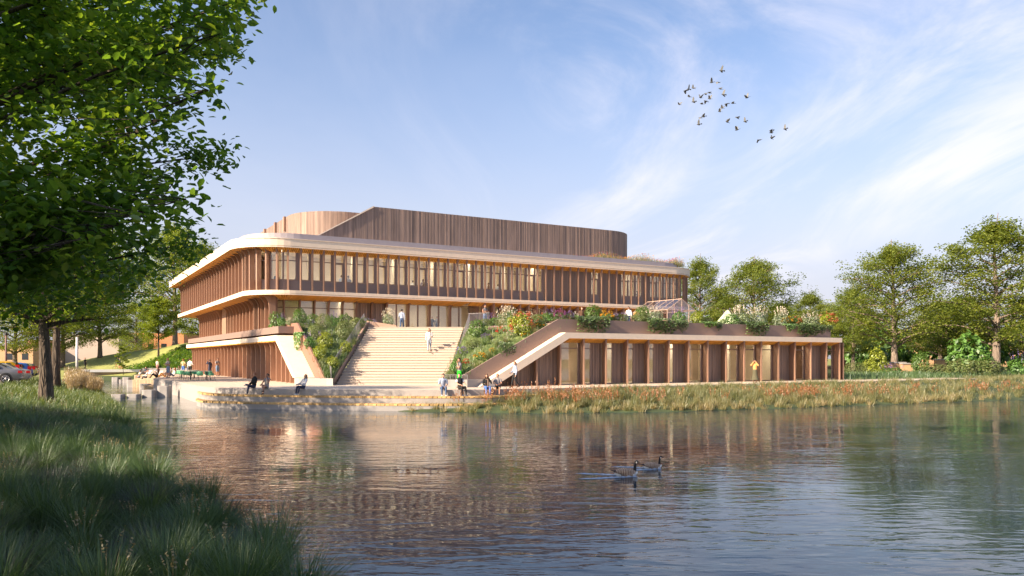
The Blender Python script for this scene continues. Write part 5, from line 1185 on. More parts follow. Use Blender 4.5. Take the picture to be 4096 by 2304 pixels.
def pieces(raw, o, seg, hands, hc, hR, up, skin, hair, top, bottom, shoes, extra, legs, hip, lg, dg):
    me = bpy.data.meshes.new_from_object(raw.evaluated_get(dg)); nv = len(me.vertices); co = np.empty(nv*3, np.float32); me.vertices.foreach_get('co', co); co = co.reshape(-1, 3)
    nf = len(me.polygons); k = 4; fi = np.empty(len(me.loops), np.int32); me.loops.foreach_get('vertex_index', fi); ok = len(fi) == nf*4
    fi = fi.reshape(-1, 4); no = np.empty(nv*3, np.float32); me.vertices.foreach_get('normal', no); no = no.reshape(-1, 3)
    co = co-no*.002; c = co[fi].mean(1); best = np.full(nf, 1e9); cls = np.zeros(nf, int); names = []
    for i, (a, b, r, cn) in enumerate(seg):
        a, b = np.array(a), np.array(b); ab = b-a; t = np.clip(((c-a)@ab)/max(1e-9, ab@ab), 0, 1); d = np.linalg.norm(c-a-t[:, None]*ab, axis=1)-r
        if cn == 'head': d -= .02
        m = d < best; best[m] = d[m]; cls[m] = i
    names = np.array([s[3] for s in seg])[cls]
    bm = np_mesh('body', co, fi, SKIN[skin], smooth=True); fm = MB(); 
    vb = list(map(tuple, co)); 
    for w, d, s, n in hands:
        for q in range(4):
            a = w+s*(-.026+.0175*q)-d*.006; ln = (.062, .075, .070, .052)[q]; fm.tube([a, a+d*ln*.55+n*.006, a+d*ln+n*.026], [.0095, .009, .0065], 5)
        a = w-d*.055-s*.028; fm.tube([a, a-s*.028+d*.025+n*.008, a-s*.03+d*.058+n*.018], [.012, .011, .008], 5)
    fme = fm.mesh('fingers', SKIN[skin], True)
    bmm = bmesh.new(); bmm.from_mesh(bm); bmm.from_mesh(fme); bmm.to_mesh(bm); bmm.free(); bpy.data.meshes.remove(fme); bm.polygons.foreach_set('use_smooth', [True]*len(bm.polygons))
    link('body', bm, o); COL.objects.unlink(raw); bpy.data.objects.remove(raw)
    def shellp(nm, sel, off, m):
        f = fi[sel]
        if not len(f): return
        u, inv = np.unique(f, return_inverse=True); link(nm, np_mesh(nm, co[u]+no[u]*off, inv.reshape(-1, 4), m, smooth=True), o)
    tset = ['torso', 'waist']+{'none': [], 'short': ['uparm'], 'mid': ['uparm', 'uparm2'], 'long': ['uparm', 'uparm2', 'forearm']}[top[1]]
    if bottom[1] == 'dress': shellp('dress', np.isin(names, tset+['pelvis', 'thigh']), .02, cm(top[0]))
    else:
        shellp('shirt', np.isin(names, tset), .016 if top[1] != 'none' else .012, cm(top[0]))
        bset = ['pelvis', 'thigh']+{'trousers': ['thigh2', 'shin'], 'shorts': ['thigh2'], 'short': [], 'skirt': []}[bottom[1]]
        shellp({'skirt': 'skirt', 'shorts': 'shorts'}.get(bottom[1], 'trousers'), np.isin(names, bset), {'skirt': .012, 'shorts': .022, 'short': .02}.get(bottom[1], .013), cm(bottom[0]))
        if bottom[1] == 'skirt':
            sk = MB(); L_ = bottom[2] if len(bottom) > 2 else .15; sk.tube([(0, 0, .98), (0, 0, .85), (0, 0, .6), (0, .01, L_)], [.15, .175, .19, .22+.08*(L_ < .3)], 14, ell=[.8]*4, cap=False); link('skirt', sk.mesh('skirt', cm(bottom[0]), True), o)
    if shoes: shellp('shoe', names == 'foot', .010, cm(shoes))
    hb = MB(); hm = HAIR[hair[0]]; n = 14; kk = 9; vs = []
    for i in range(kk+1):
        ph = math.pi*.62*i/kk
        for j in range(n):
            w = 2*math.pi*j/n; p = Vector((math.sin(ph)*math.cos(w)*.088, math.sin(ph)*math.sin(w)*.110, math.cos(ph)*.128))
            if p.y < -.035 and p.z < .06: p = Vector((p.x, max(p.y, -.05)*.8, max(p.z, .058)))
            vs.append(hc+hR @ (p+Vector((0, .008, .004))))
    hb.add(vs, [(i*n+j, (i+1)*n+j, (i+1)*n+(j+1) % n, i*n+(j+1) % n) for i in range(kk) for j in range(n)])
    if hair[1] == 'long': hb.tube([hc+hR @ Vector(p) for p in ((0, .05, .05), (0, .085, -.06), (0, .10, -.20), (0, .09, -.36))], [.075, .088, .085, .04], 10, ell=[.6]*4); [hb.tube([hc+hR @ Vector(p) for p in ((sx*.07, -.01, .05), (sx*.088, -.02, -.08), (sx*.09, -.05, -.26))], [.03, .035, .015], 6) for sx in (-1, 1)]
    if hair[1] == 'bun': hb.ball(hc+hR @ Vector((0, .105, .055)), (.045, .045, .045))
    if hair[1] == 'tail': hb.tube([hc+hR @ Vector(p) for p in ((0, .09, .03), (0, .13, -.05), (0, .11, -.18))], [.03, .03, .01], 6)
    link('hair', hb.mesh('hair', hm, True), o)
    for sx in (-1, 1):
        e = MB(); e.ball(hc+hR @ Vector((sx*.030, -.088, .012)), (.010, .008, .007), n=6, k=4, rot=hR); link('eye', e.mesh('eye', M_eye), o)
    e = MB(); e.ball(hc+hR @ Vector((0, -.090, -.062)), (.022, .008, .007), n=8, k=4, rot=hR); link('mouth', e.mesh('mouth', M_lip), o)
    for ex in extra:
        b = MB()
        if ex == 'vest': shellp('vest', np.isin(names, ['torso', 'waist']), .03, cm('black'))
        elif ex == 'jacket': shellp('jacket', np.isin(names, ['torso', 'waist', 'uparm', 'uparm2', 'forearm']) & ~((np.abs(c[:, 0]) < .045) & (c[:, 1] < hip.y-.03)), .03, cm('black'))
        elif ex == 'scarf': b.tube([up(p) for p in ((.07, .03, 1.46), (0, .07, 1.48), (-.07, .03, 1.46), (-.04, -.09, 1.42), (.05, -.10, 1.40), (.08, -.02, 1.45))], .04, 6); b.tube([up(p) for p in ((.05, -.12, 1.40), (.06, -.15, 1.2), (.05, -.15, 1.0))], [.035, .045, .04], 6); link('scarf', b.mesh('scarf', cm('plaid')), o)
for_hold = []
def held(kind, p, label, cat_, mats, build, rz=0):
    b = MB(); build(b); tag(link(kind, b.mesh(kind, mats), None, p, rz), label, cat_)
def edge_px(px):
    s = min(np.linspace(0, acc_len, 900), key=lambda s: abs(proj((edge_at(s)[0].x, edge_at(s)[0].y, 1))[0]-px)); p, t, n = edge_at(s); return p
def onedge(px): p = edge_px(px); return Vector((p.x, p.y, ZP))
def pl(px, py, z=ZP): return gp(px, py, z)
# on the water steps
person('man in a black jacket sitting on the step with one ankle on his knee', onedge(1003), -48, 1.80, 'figure4', ('hold', 'lap'), 6, 'light', ('ginger', 'short'), ('black', 'short'), ('navy', 'trousers'), 'cream', ('jacket',), turn=-30)
person('woman in a striped sleeveless dress sitting with crossed bare legs', onedge(1060), -18, 1.70, 'cross', ('mouth', 'knee'), 10, 'tan', ('dark', 'bun'), ('stripe', 'none'), ('stripe', 'dress'), 'black', turn=-12)
person('fair haired woman in a white sweater sitting alone on the water step', onedge(1207), -38, 1.68, 'edge', ('knee', 'knee'), 16, 'tan', ('fair', 'long'), ('white', 'long'), ('navy', 'trousers'), 'white', turn=-25)
person('man in a pale blue shirt and jeans leaning back on the water step', onedge(1772), 14, 1.80, 'edge', ('lap', 'lap'), -10, 'light', ('brown', 'short'), ('paleblue', 'mid'), ('jeans', 'trousers'), 'cream', turn=10)
person('bearded man in a black vest over a white tee sitting on the step', onedge(1850), 32, 1.80, 'edge', ('knee', 'knee'), 14, 'light', ('dark', 'short'), ('white', 'short'), ('black', 'trousers'), 'navy', ('vest',), turn=-20)
person('woman with a plaid scarf holding a phone to her ear on the step', onedge(1950), 16, 1.70, 'edge', ('phone', 'lap'), 0, 'light', ('brown', 'long'), ('black', 'long'), ('blue', 'trousers'), 'black', ('scarf',), turn=-8)
person('man in a grey tee and dark shorts bent over his phone on the step', onedge(1993), 2, 1.76, 'edge', ('lap', 'lap'), 16, 'tan', ('dark', 'short'), ('midgrey', 'short'), ('black', 'shorts'), 'brown')
person('man in bright green shorts standing with a hand at his chin', pl(1838, 1551), -62, 1.90, 'stand', ('mouth', 'crossed'), 0, 'tan', ('dark', 'short'), ('grey', 'short'), ('green', 'shorts'), 'brown')
person('woman in a pale blue shirt and black trousers walking past the sloping band', pl(2060, 1551), -70, 1.68, 'walk', ('down', 'lap'), 0, 'light', ('ginger', 'tail'), ('paleblue', 'long'), ('black', 'trousers'), 'black')
person('long haired woman in wide pale jeans walking down the stairs', at(1717, 60.72, ZP+12*rise+.005), 8, 1.78, 'walk', ('hold', 'down'), 0, 'light', ('fair', 'long'), ('white', 'long'), ('palejeans', 'trousers'), 'brown')
person('man in a grey blue sweater seen from behind at the stair top', at(1607, 70.5, ZD), 172, 1.86, 'walk', ('hold', 'down'), 0, 'light', ('dark', 'short'), ('paleblue', 'long'), ('jeans', 'trousers'), 'brown')
person('woman in an orange sweater and dark flowered skirt taking a picture', pl(3020, 1531), -25, 1.78, 'stand', ('camera', 'camera'), 0, 'tan', ('dark', 'bun'), ('orange', 'long'), ('floral', 'skirt', .22), 'brown')
# on the planted terrace
person('woman in a dark sleeveless top standing with folded arms above the right bed', at(1940, 64.3, ZD), 40, 1.82, 'stand', ('crossed', 'crossed'), 0, 'tan', ('dark', 'bun'), ('grey', 'none'), ('denim', 'trousers'))
person('man in a dark open jacket standing left of a dome shrub on the terrace', at(2327, 66, ZD), 20, 1.74, 'stand', ('down', 'down'), 0, 'light', ('dark', 'short'), ('brown', 'long'), ('navy', 'trousers'))
person('man in a white shirt standing behind the grey mauve bush on the terrace', at(2515, 66, ZD), -40, 1.78, 'stand', ('down', 'hold'), 0, 'tan', ('dark', 'short'), ('white', 'long'), ('navy', 'trousers'))
person('person in an orange top mostly hidden by the dome shrub on the terrace', at(2545, 68, ZD), -40, 1.70, 'stand', ('hold', 'down'), 0, 'brown', ('dark', 'short'), ('orange', 'short'), ('navy', 'trousers'))
# on the left of the plaza
person('man in a grey tee and denim shorts standing with crossed arms on the plaza tip', pl(673, 1511), -28, 1.92, 'stand', ('crossed', 'crossed'), -3, 'light', ('fair', 'short'), ('midgrey', 'short'), ('denim', 'shorts'), 'navy')
person('woman in pink trousers walking away past the planted slope', at(629, 114, 1.24), 160, 1.66, 'walk', ('down', 'down'), 0, 'light', ('ginger', 'short'), ('cream', 'long'), ('pink', 'trousers'), 'black')
person('person in a mustard shirt standing behind the green chairs', at(733, 93, ZP), 175, 1.82, 'stand', ('down', 'down'), 0, 'tan', ('ginger', 'short'), ('yellow', 'short'), ('blue', 'trousers'))
person('broad man in a white shirt with his back turned behind the tables', at(761, 86, ZP), 170, 1.90, 'stand', ('down', 'hold'), 0, 'tan', ('brown', 'short'), ('white', 'long'), ('black', 'trousers'))
person('person half hidden behind the broad man in white', at(754.5, 95, ZP), 190, 1.82, 'stand', ('down', 'down'), 0, 'brown', ('dark', 'short'), ('navy', 'short'), ('jeans', 'trousers'))
person('woman in navy with a brown shoulder bag by the fin wall', at(839, 87, ZP), -120, 1.76, 'stand', ('camera', 'down'), 0, 'light', ('dark', 'bun'), ('navy', 'long'), ('navy', 'skirt', .5), 'black')
person('man in a grey tee and denim shorts standing beside the fin wall', at(870, 84.5, ZP), 60, 1.92, 'stand', ('crossed', 'crossed'), 0, 'tan', ('brown', 'short'), ('midgrey', 'short'), ('denim', 'shorts'), 'navy')
person('dark haired woman sitting in the planting on the far slope', at(716, 112, gz(at(716, 112).x, 112)+.35), 0, 1.65, 'ground', ('mouth', 'lap'), 0, 'tan', ('dark', 'long'), ('olive', 'short'), ('navy', 'trousers'))
seat = lambda px, py, z: gp(px, py, z)
person('woman with a bun sitting cross-legged at the edge of the timber seats', seat(557, 1512, .82), -40, 1.65, 'tailor', ('lap', 'lap'), 10, 'tan', ('dark', 'bun'), ('cream', 'none'), ('denim', 'shorts'), None)
person('woman in a white sweater sitting on the lower timber seat', seat(579, 1513, .82), -70, 1.70, 'edge', ('knee', 'hold'), 12, 'light', ('ginger', 'tail'), ('white', 'long'), ('navy', 'trousers'), 'brown')
person('man in a dark tee sitting behind the woman in white on the timber seats', seat(583, 1501, 1.14), -60, 1.75, 'ground', ('hold', 'lap'), 5, 'tan', ('dark', 'short'), ('navy', 'short'), ('grey', 'trousers'))
person('man in a tan top bending forward on the upper timber seat', seat(622, 1500, 1.14), -80, 1.75, 'ground', ('hold', 'hold'), 20, 'tan', ('brown', 'short'), ('grey', 'short'), ('cream', 'trousers'))
person('red haired woman in a dark top sitting low on the timber seats', seat(627, 1511, 1.15), -75, 1.68, 'ground', ('hold', 'lap'), 15, 'light', ('ginger', 'long'), ('olive', 'none'), ('black', 'trousers'))
person('man in a tee hugging his knees left of the crossed arms man', seat(660, 1509, 1.15), -80, 1.75, 'ground', ('hold', 'hold'), 14, 'tan', ('brown', 'short'), ('cream', 'short'), ('orange', 'trousers'))
person('person in a pale top sitting behind the crossed arms man', seat(681, 1505, 1.15), -80, 1.70, 'ground', ('lap', 'lap'), 8, 'tan', ('dark', 'short'), ('midgrey', 'short'), ('navy', 'trousers'))
person('woman in a loose white blouse sitting right of the crossed arms man', seat(694, 1507, 1.15), -70, 1.72, 'ground', ('back', 'knee'), 12, 'light', ('ginger', 'long'), ('white', 'long'), ('navy', 'trousers'))
person('person in a grey jacket pushing a red bicycle past the white parapet', at(479, 116, 1.5), -80, 1.66, 'walk', ('hold', 'hold'), 4, 'light', ('brown', 'tail'), ('midgrey', 'long'), ('black', 'skirt', .55))
person('man walking close behind the red bicycle', at(472, 119, 1.5), -80, 1.74, 'walk', ('down', 'down'), 0, 'brown', ('dark', 'short'), ('navy', 'long'), ('black', 'trousers'))
person('person in black walking under the hanging branch by the white pole', at(340, 113, 1.45), 80, 1.70, 'walk', ('down', 'hold'), 0, 'light', ('ginger', 'short'), ('black', 'long'), ('black', 'trousers'))
# behind the glass
for px, v, f, col, lab in ((1107, 72.6, 40, 'black', 'person in a black tee behind the second floor corner glass'), (1193, 72.4, -150, 'navy', 'person in a navy tee behind the second floor glass, second from the corner'), (1366, 71.9, 160, 'paleblue', 'person in pale blue of the close pair behind the second floor glass'), (1393, 72.0, 200, 'grey', 'person in grey of the close pair behind the second floor glass'),
   (1651, 73.2, 170, 'white', 'person in white behind the second floor glass above the stairs'), (1692, 71.6, 30, 'plaid', 'person in a patterned shirt behind the second floor glass above the stairs'), (1713, 71.7, -60, 'black', 'person in black beside the one in a patterned shirt upstairs'), (1954, 71.6, -90, 'brown', 'person in brown by the second floor glass above the right bed'),
   (1992, 72.6, 120, 'paleblue', 'person in pale blue by the second floor glass above the right bed'), (2549, 71.7, 90, 'black', 'person standing dark behind the three windows near the rounded end'), (2583, 72.1, -90, 'plaid', 'shorter figure behind the three windows near the rounded end')):
    p = UV(onV(px, v), v, Z2+.01); person(lab, p, f, 1.76, 'stand', (random.choice(('down', 'hold', 'crossed')), 'down'), 0, random.choice(('tan', 'brown')), ('dark', random.choice(('short', 'short', 'bun'))), (col, 'mid'), ('navy', 'trousers'))
for px, v, col, lab in ((1728, 74.2, 'black', 'person in black sitting room side of the entrance doors'), (1748, 74.0, 'grey', 'person in grey right behind the entrance doors')):
    person(lab.replace(' sitting room side of', ' just inside'), UV(onV(px, v), v, ZD+.01), 20, 1.74, 'stand', ('hold', 'down'), 0, 'tan', ('dark', 'short'), (col, 'long'), ('navy', 'trousers'))
DG = bpy.context.evaluated_depsgraph_get()
for q in QUEUE: pieces(*q, DG)
# ================================================================== wire mesh guards beside the stairs
M_wire = mat('galvanised_wire', (.34, .32, .32), .4, .6)
def net(label, a0, a1, h0, h1, step=.14):
    """an upright wire lattice standing on the line a0-a1, heights h0 and h1 at its two ends"""
    o = empty('mesh_guard', a0); tag(o, label, 'mesh guard'); mb = MB(); d = a1-a0; n = int(d.length/step)
    for i in range(n+1):
        t = i/n; p = a0.lerp(a1, t); h = h0+(h1-h0)*t; mb.box((p.x, p.y, p.z+h/2), (.014, .014, h))
    rows = int(max(h0, h1)/step)
    for k in range(rows+1):
        za = min(k*step, h0); zb = min(k*step, h1); mb.tube([a0+Vector((0, 0, za)), a1+Vector((0, 0, zb))], .008, 4)
    sub(mb.build('wire_net', M_wire), o)['kind'] = 'stuff'
    for t in (0, .25, .5, .75, 1):
        p = a0.lerp(a1, t); h = h0+(h1-h0)*t; b = MB(); b.box((p.x, p.y, p.z+h/2), (.035, .035, h+.02)); sub(b.build('post', M_wire), o)
    b = MB(); b.tube([a0+Vector((0, 0, h0)), a1+Vector((0, 0, h1))], .022, 6); sub(b.build('rail', M_wire), o)
net('wire mesh guard climbing along the left edge of the stairs', Vector((st_l(YF)-.5, YF-.1, 1.64)), Vector((st_l(YT)-.45, YT, ZD+.1)), .85, 1.0)
net('wire mesh guard across the foot of the left bed', Vector((-12.65, 55.6, 1.64)), Vector((-13.05, 56.95, 1.66)), .8, .85)
net('wire mesh guard climbing along the right edge of the stairs', Vector((st_r(YF)+.45, YF, 1.64)), Vector((st_r(YT)+.45, YT+.2, ZD+.1)), .7, 1.0)
net('low wire mesh panel at the foot of the right bed', Vector((-4.4, 52.05, 1.64)), Vector((-2.9, 51.75, 1.64)), .30, .30, .1)
# glass guard at the terrace edge behind the right bed
b = empty('glass_guard', at(1875, 64.6, ZD)); tag(b, 'short clear glass guard at the terrace edge beside the stair head', 'glass guard')
mb = MB(); p0, p1 = Vector((-3.55, 64.5, ZD)), Vector((-1.8, 63.4, ZD)); q = (p1-p0).normalized(); mb.hexa([p0, p1, p1+Vector((.02, .03, 0)), p0+Vector((.02, .03, 0))]+[x+Vector((0, 0, 1.1)) for x in (p0, p1, p1+Vector((.02, .03, 0)), p0+Vector((.02, .03, 0)))]); sub(mb.build('pane', M_ghglass), b)
mb = MB(); mb.tube([p0+Vector((0, 0, 1.11)), p1+Vector((0, 0, 1.11))], .02, 6); sub(mb.build('rail', M_wire), b)
# ================================================================== greenhouse and tent on the roof
gh = empty('greenhouse', at(2700, 76, ZD)); tag(gh, 'small gabled glass greenhouse with pinkish timber bars on the roof terrace', 'greenhouse')
M_ghf = mat('pinkish_timber_bar', (.44, .32, .25), .6)
u0 = onV(2669, 57.5); u1 = onV(2783, 57.5); v0, v1 = 57.5, 62.5; zb, ze, zr = ZD, 7.62, 8.7; um = (u0+u1)/2
def bar(a, b, r=.035): m = MB(); m.tube([a, b], r, 6); return sub(m.build('frame_bar', M_ghf), gh)
for u in (u0, u1):
    for v in (v0, (v0+v1)/2, v1): bar(UV(u, v, zb), UV(u, v, ze))
    bar(UV(u, v0, ze), UV(u, v1, ze))
bar(UV(um, v0, zr), UV(um, v1, zr)); bar(UV(um, v0, zb), UV(um, v0, zr))
for v in np.linspace(v0, v1, 6):
    for u in (u0, u1): bar(UV(u, v, ze), UV(um, v, zr), .028)
bar(UV(u0, v0, ze), UV(u1, v0, ze)); 
for t in (.25, .75): bar(UV(u0+(u1-u0)*t, v0, zb), UV(u0+(u1-u0)*t, v0, ze+.5*(zr-ze)))
bar(UV(u0, v0, 6.7), UV(u1, v0, 6.7), .025); bar(UV(u0, v0, 6.6), UV(u0, v1, 6.6), .025)
def pane(P): m = MB(); n = (P[1]-P[0]).cross(P[2]-P[0]).normalized()*.012; m.extr(P, n); return sub(m.build('pane', M_ghglass), gh)
for a, b_ in zip(np.linspace(v0, v1, 6), np.linspace(v0, v1, 6)[1:]):
    pane([UV(u0, a, ze), UV(u0, b_, ze), UV(um, b_, zr), UV(um, a, zr)]); pane([UV(u1, a, ze), UV(um, a, zr), UV(um, b_, zr), UV(u1, b_, ze)])
pane([UV(u0, v0, zb), UV(um, v0, zb), UV(um, v0, zr), UV(u0, v0, ze)]); pane([UV(um, v0, zb), UV(u1, v0, zb), UV(u1, v0, ze), UV(um, v0, zr)])
pane([UV(u0, v0, zb), UV(u0, v0, ze), UV(u0, v1, ze), UV(u0, v1, zb)]); pane([UV(u0, v1, zb), UV(u0, v1, ze), UV(um, v1, zr), UV(u1, v1, ze), UV(u1, v1, zb)])
tn = MB(); c = UV(onV(2905, 56), 56, ZD); tn.add([c+Vector(q) for q in ((-1.7, -1, 0), (1.4, -1.2, 0), (1.6, 1.4, 0), (-1.4, 1.5, 0), (.15, -.1, 2.15), (.15, .6, 2.1))], [(0, 1, 4), (1, 2, 5, 4), (2, 3, 5), (3, 0, 4, 5), (3, 2, 1, 0)])
tag(tn.build('tent', mat('pale_green_canvas', (.55, .62, .40), .8)), 'pale green canvas tent peak showing above the planter beyond the greenhouse', 'tent')
# ================================================================== blocks in the water, timber seats, bridge
def block(px0, px1, pyt, pyb, label):
    d = CZ*F/(pyb-HY); a, b = at(px0, d), at(px1, d); w_ = b.x-a.x; h = CZ-(pyt-HY)/F*(d+.3); R_ = w_*.42; dep = w_*.8
    P = [tuple(p) for p in rpoly([(-w_/2, -dep/2, R_*.8), (w_/2, -dep/2, R_*.35), (w_/2, dep/2, R_*.35), (-w_/2, dep/2, R_*.8)], 6)]
    Q = [(x*.97, y*.97) for x, y in P]; m = MB(); m.prism(P, -1.0, h-.03); m.add([p+(h-.03,) for p in P]+[p+(h,) for p in Q], [(i, (i+1) % len(P), len(P)+(i+1) % len(P), len(P)+i) for i in range(len(P))]+[tuple(range(len(P), 2*len(P)))])
    o = m.build('concrete_block', M_conc, None, loc=((a.x+b.x)/2, d+dep/2, 0)); tag(o, label, 'concrete block', 'concrete blocks standing in the channel')
block(437, 486, 1577, 1592, 'flat concrete block nearest the grassy bank, low in the water'); block(500, 549, 1576.5, 1591, 'flat concrete block between the bank-side one and the taller blocks')
block(561, 611, 1559.6, 1589, 'medium concrete block left of the tallest drum'); block(623, 672, 1543.5, 1587.6, 'tallest concrete drum standing against the plaza wall')
block(553, 593, 1535, 1557, 'broad concrete block in the middle row behind the medium one'); block(502, 538, 1520, 1549, 'upright concrete block farther up the channel'); block(486, 516, 1509, 1532, 'slim concrete block behind the upright one'); block(443, 472, 1509, 1526, 'farthest squat concrete block by the end wall'); block(474, 487, 1518, 1530, 'smallest concrete block between the two far ones')
M_slat = mat('pale_timber_slat', (.58, .44, .29), .65, noise=(6, .15), rnd=.15)
def platform(px0, px1, d0, d1, z, label):
    a, b = at(px0, d0), at(px1, d0); o = empty('timber_platform', ((a.x+b.x)/2, d0, 0)); tag(o, label, 'timber seating')
    m = MB(); m.box((0, (d1-d0)/2, (z-.05-.8)/2), (b.x-a.x, d1-d0, z-.05+.8)); m.build('base', M_slat, o)
    m = MB(); n = int((d1-d0)/.16)
    for i in range(n): m.box((0, (i+.5)*(d1-d0)/n, z-.02), (b.x-a.x+.06, (d1-d0)/n*.86, .05))
    m.build('slat_top', M_slat, o)['kind'] = 'stuff'; m = MB(); n = int((b.x-a.x)/.16)
    for i in range(n): m.box((-(b.x-a.x)/2+(i+.5)*(b.x-a.x)/n, -.02, (z-.06-.2)/2), ((b.x-a.x)/n*.8, .03, z-.06+.2))
    m.build('slat_front', M_slat, o)['kind'] = 'stuff'
platform(537, 622, 92, 99, 1.12, 'upper pale timber seating platform at the channel'); platform(530, 618, 83.5, 92, .80, 'middle pale timber seating platform at the channel'); platform(575, 618, 76.5, 83.5, .45, 'lowest pale timber seating platform beside the plaza corner')
for px, d, lab in ((598, 96, 'white cube seat nearest the bridge'), (622, 92, 'white cube seat left of the crossed arms man'), (644, 90, 'white cube seat just beside the crossed arms man')):
    p = at(px, d, ZP if px > 610 else 1.13); m = MB(); m.box((0, 0, .25), (.75, .6, .44)); m.box((0, 0, .485), (.8, .65, .03)); tag(m.build('cube_seat', M_white, None, loc=p), lab, 'cube seat')
br = empty('bridge', at(440, 111, 0)); tag(br, 'low bridge with a long white parapet closing the end of the channel', 'bridge')
def strip(name, px0, px1, d, z0, z1, m_, th=.4): a, b = at(px0, d), at(px1, d+3); mb = MB(); mb.extr([(a.x, a.y, z0), (b.x, b.y, z0), (b.x, b.y, z1), (a.x, a.y, z1)], (0.1, th, 0)); return sub(mb.build(name, m_), br)
strip('parapet', 318, 563, 110.5, 1.12, 1.50, M_white); strip('end_wall', 325, 562, 110.9, -.5, 1.12, mat('tan_channel_wall', (.40, .28, .20), .8, noise=(1, .1))); strip('footing', 315, 560, 108.5, -.6, .12, M_conc)
a, b = at(300, 112), at(800, 126); mb = MB(); mb.hexa([(a.x, a.y, .4), (b.x, b.y, .4), (b.x, b.y+4, .4), (a.x, a.y+4, .4), (a.x, a.y, 1.22), (b.x, b.y, 1.22), (b.x, b.y+4, 1.22), (a.x, a.y+4, 1.22)]); tag(mb.build('path', M_plaza), kind='structure')
a, b = at(566, 113.2), at(790, 114); mb = MB(); mb.box(((a.x+b.x)/2, 113.6, 1.3), (b.x-a.x, .35, .75)); tag(mb.build('retaining_wall', M_conc), 'low grey retaining wall at the foot of the planted slope', 'wall')
pp = empty('pole', at(308, 100, 1.2)); tag(pp, 'white pole standing behind the straw grasses', 'pole'); m = MB(); m.tube([(0, 0, 0), (0, 0, 4.5)], [.15, .13], 12); m.build('shaft', M_white, pp, True); m = MB(); m.tube([(0, 0, 0), (0, 0, .25)], [.24, .22], 12); m.build('base', M_conc, pp)
# ================================================================== tables and chairs
M_gch = mat('green_plastic_shell', (.17, .50, .26), .45); M_top = mat('pale_table_top', (.72, .62, .50), .5); M_leg = mat('grey_steel_leg', (.06, .065, .07), .4, .6)
def chair_meshes():
    m = MB(); n = 12; rings = []
    for z, rx, ry, cut in ((.46, .16, .16, 0), (.47, .24, .23, 0), (.55, .27, .25, 0), (.68, .275, .25, 1), (.80, .26, .235, 2)):
        rings.append([(rx*math.cos(math.pi*(-.5+j/(n-1)*1.0)*1.18+math.pi/2), ry*math.sin(math.pi*(-.5+j/(n-1))*1.18+math.pi/2), z if not (cut and (j < 2 or j > n-3)) else z-.09*cut) for j in range(n)])
    vs = [p for r in rings for p in r]; m.add(vs, [(i*n+j, i*n+j+1, (i+1)*n+j+1, (i+1)*n+j) for i in range(4) for j in range(n-1)]); m.ball((0, -.01, .46), (.235, .23, .025), n=14)
    sh = m.mesh('shell', M_gch, True); legs = []
    for sx in (-1, 1):
        for sy in (-1, 1): q = MB(); q.tube([(sx*.13, sy*.13, .45), (sx*.23, sy*.23, 0)], .011, 6); legs.append(q.mesh('leg', M_leg))
    q = MB()
    for sx in (-1, 1): q.tube([(sx*.2, -.2, .16), (sx*.2, .2, .16)], .007, 5)
    return sh, legs, q.mesh('rung', M_leg)
CS, CLG, CR_ = chair_meshes()
def chair(px, d, rz, label):
    o = empty('chair', at(px, d, ZP), rz); tag(o, label, 'chair', 'green chairs at the plaza tables'); link('shell', CS, o); [link('leg', l, o) for l in CLG]; link('rung', CR_, o)
chair(708, 73.5, -1.6, 'green chair at the far left end of the back table'); chair(720, 72, 2.9, 'green chair second from the left end of the back table'); chair(729, 71.5, 3.3, 'green chair at the front of the back table, third from its left end')
chair(741, 68.6, -1.5, 'green chair at the left end of the front table'); chair(757, 68.2, 3.0, 'green chair with its back to the water left of the front table leg'); chair(785, 71, .2, 'green chair between the two tables')
chair(800, 66.3, 3.2, 'green chair with its back to the water in the middle of the front table'); chair(832, 68.4, .5, 'green chair on the far side of the front table'); chair(847, 66.8, 1.5, 'green chair at the right end of the front table'); chair(770, 74.5, .3, 'green chair on the far side of the back table')
def table(px0, px1, d, label):
    a, b = at(px0, d), at(px1, d); w_ = b.x-a.x; o = empty('table', ((a.x+b.x)/2, d, ZP)); tag(o, label, 'table'); m = MB(); m.box((0, 0, .80), (w_, .8, .035)); m.build('table_top', M_top, o)
    for x in (-w_*.32, w_*.32): m = MB(); m.box((x, 0, .4), (.07, .07, .765)); m.build('leg', M_leg, o)
table(745, 846, 67.4, 'front pale topped table among the green chairs'); table(712, 790, 73, 'back pale topped table among the green chairs')
# ================================================================== bicycle
bk = empty('bicycle', at(476, 115.4, 1.28), math.radians(6)); tag(bk, 'red bicycle pushed along behind the white parapet', 'bicycle'); M_red = mat('red_paint', (.5, .02, .02), .4)
for x in (-.52, .52):
    m = MB(); P = [(x+.33*math.cos(w), 0, .34+.33*math.sin(w)) for w in np.linspace(0, 2*math.pi, 21)]; m.tube(P, .022, 5, cap=False); wh = m.build('wheel', M_dark, bk)
    m = MB(); [m.tube([(x, 0, .34), (x+.32*math.cos(w), 0, .34+.32*math.sin(w))], .004, 3, cap=False) for w in np.linspace(0, 5.8, 10)]; m.build('spoke', M_wire, wh)['kind'] = 'stuff'
m = MB(); [m.tube([a, b], .022, 6) for a, b in (((-.52, 0, .34), (-.38, 0, .95)), ((-.40, 0, .85), (.05, 0, .36)), ((.05, 0, .36), (.18, 0, .92)), ((.05, 0, .36), (.52, 0, .34)), ((.16, 0, .80), (.52, 0, .34)))]; m.build('frame', M_red, bk)
m = MB(); m.tube([(-.38, -.25, 1.0), (-.38, 0, .96), (-.38, .25, 1.0)], .015, 6); m.build('handlebar', M_dark, bk); m = MB(); m.ball((.18, 0, .95), (.13, .07, .035)); m.build('saddle', M_dark, bk)
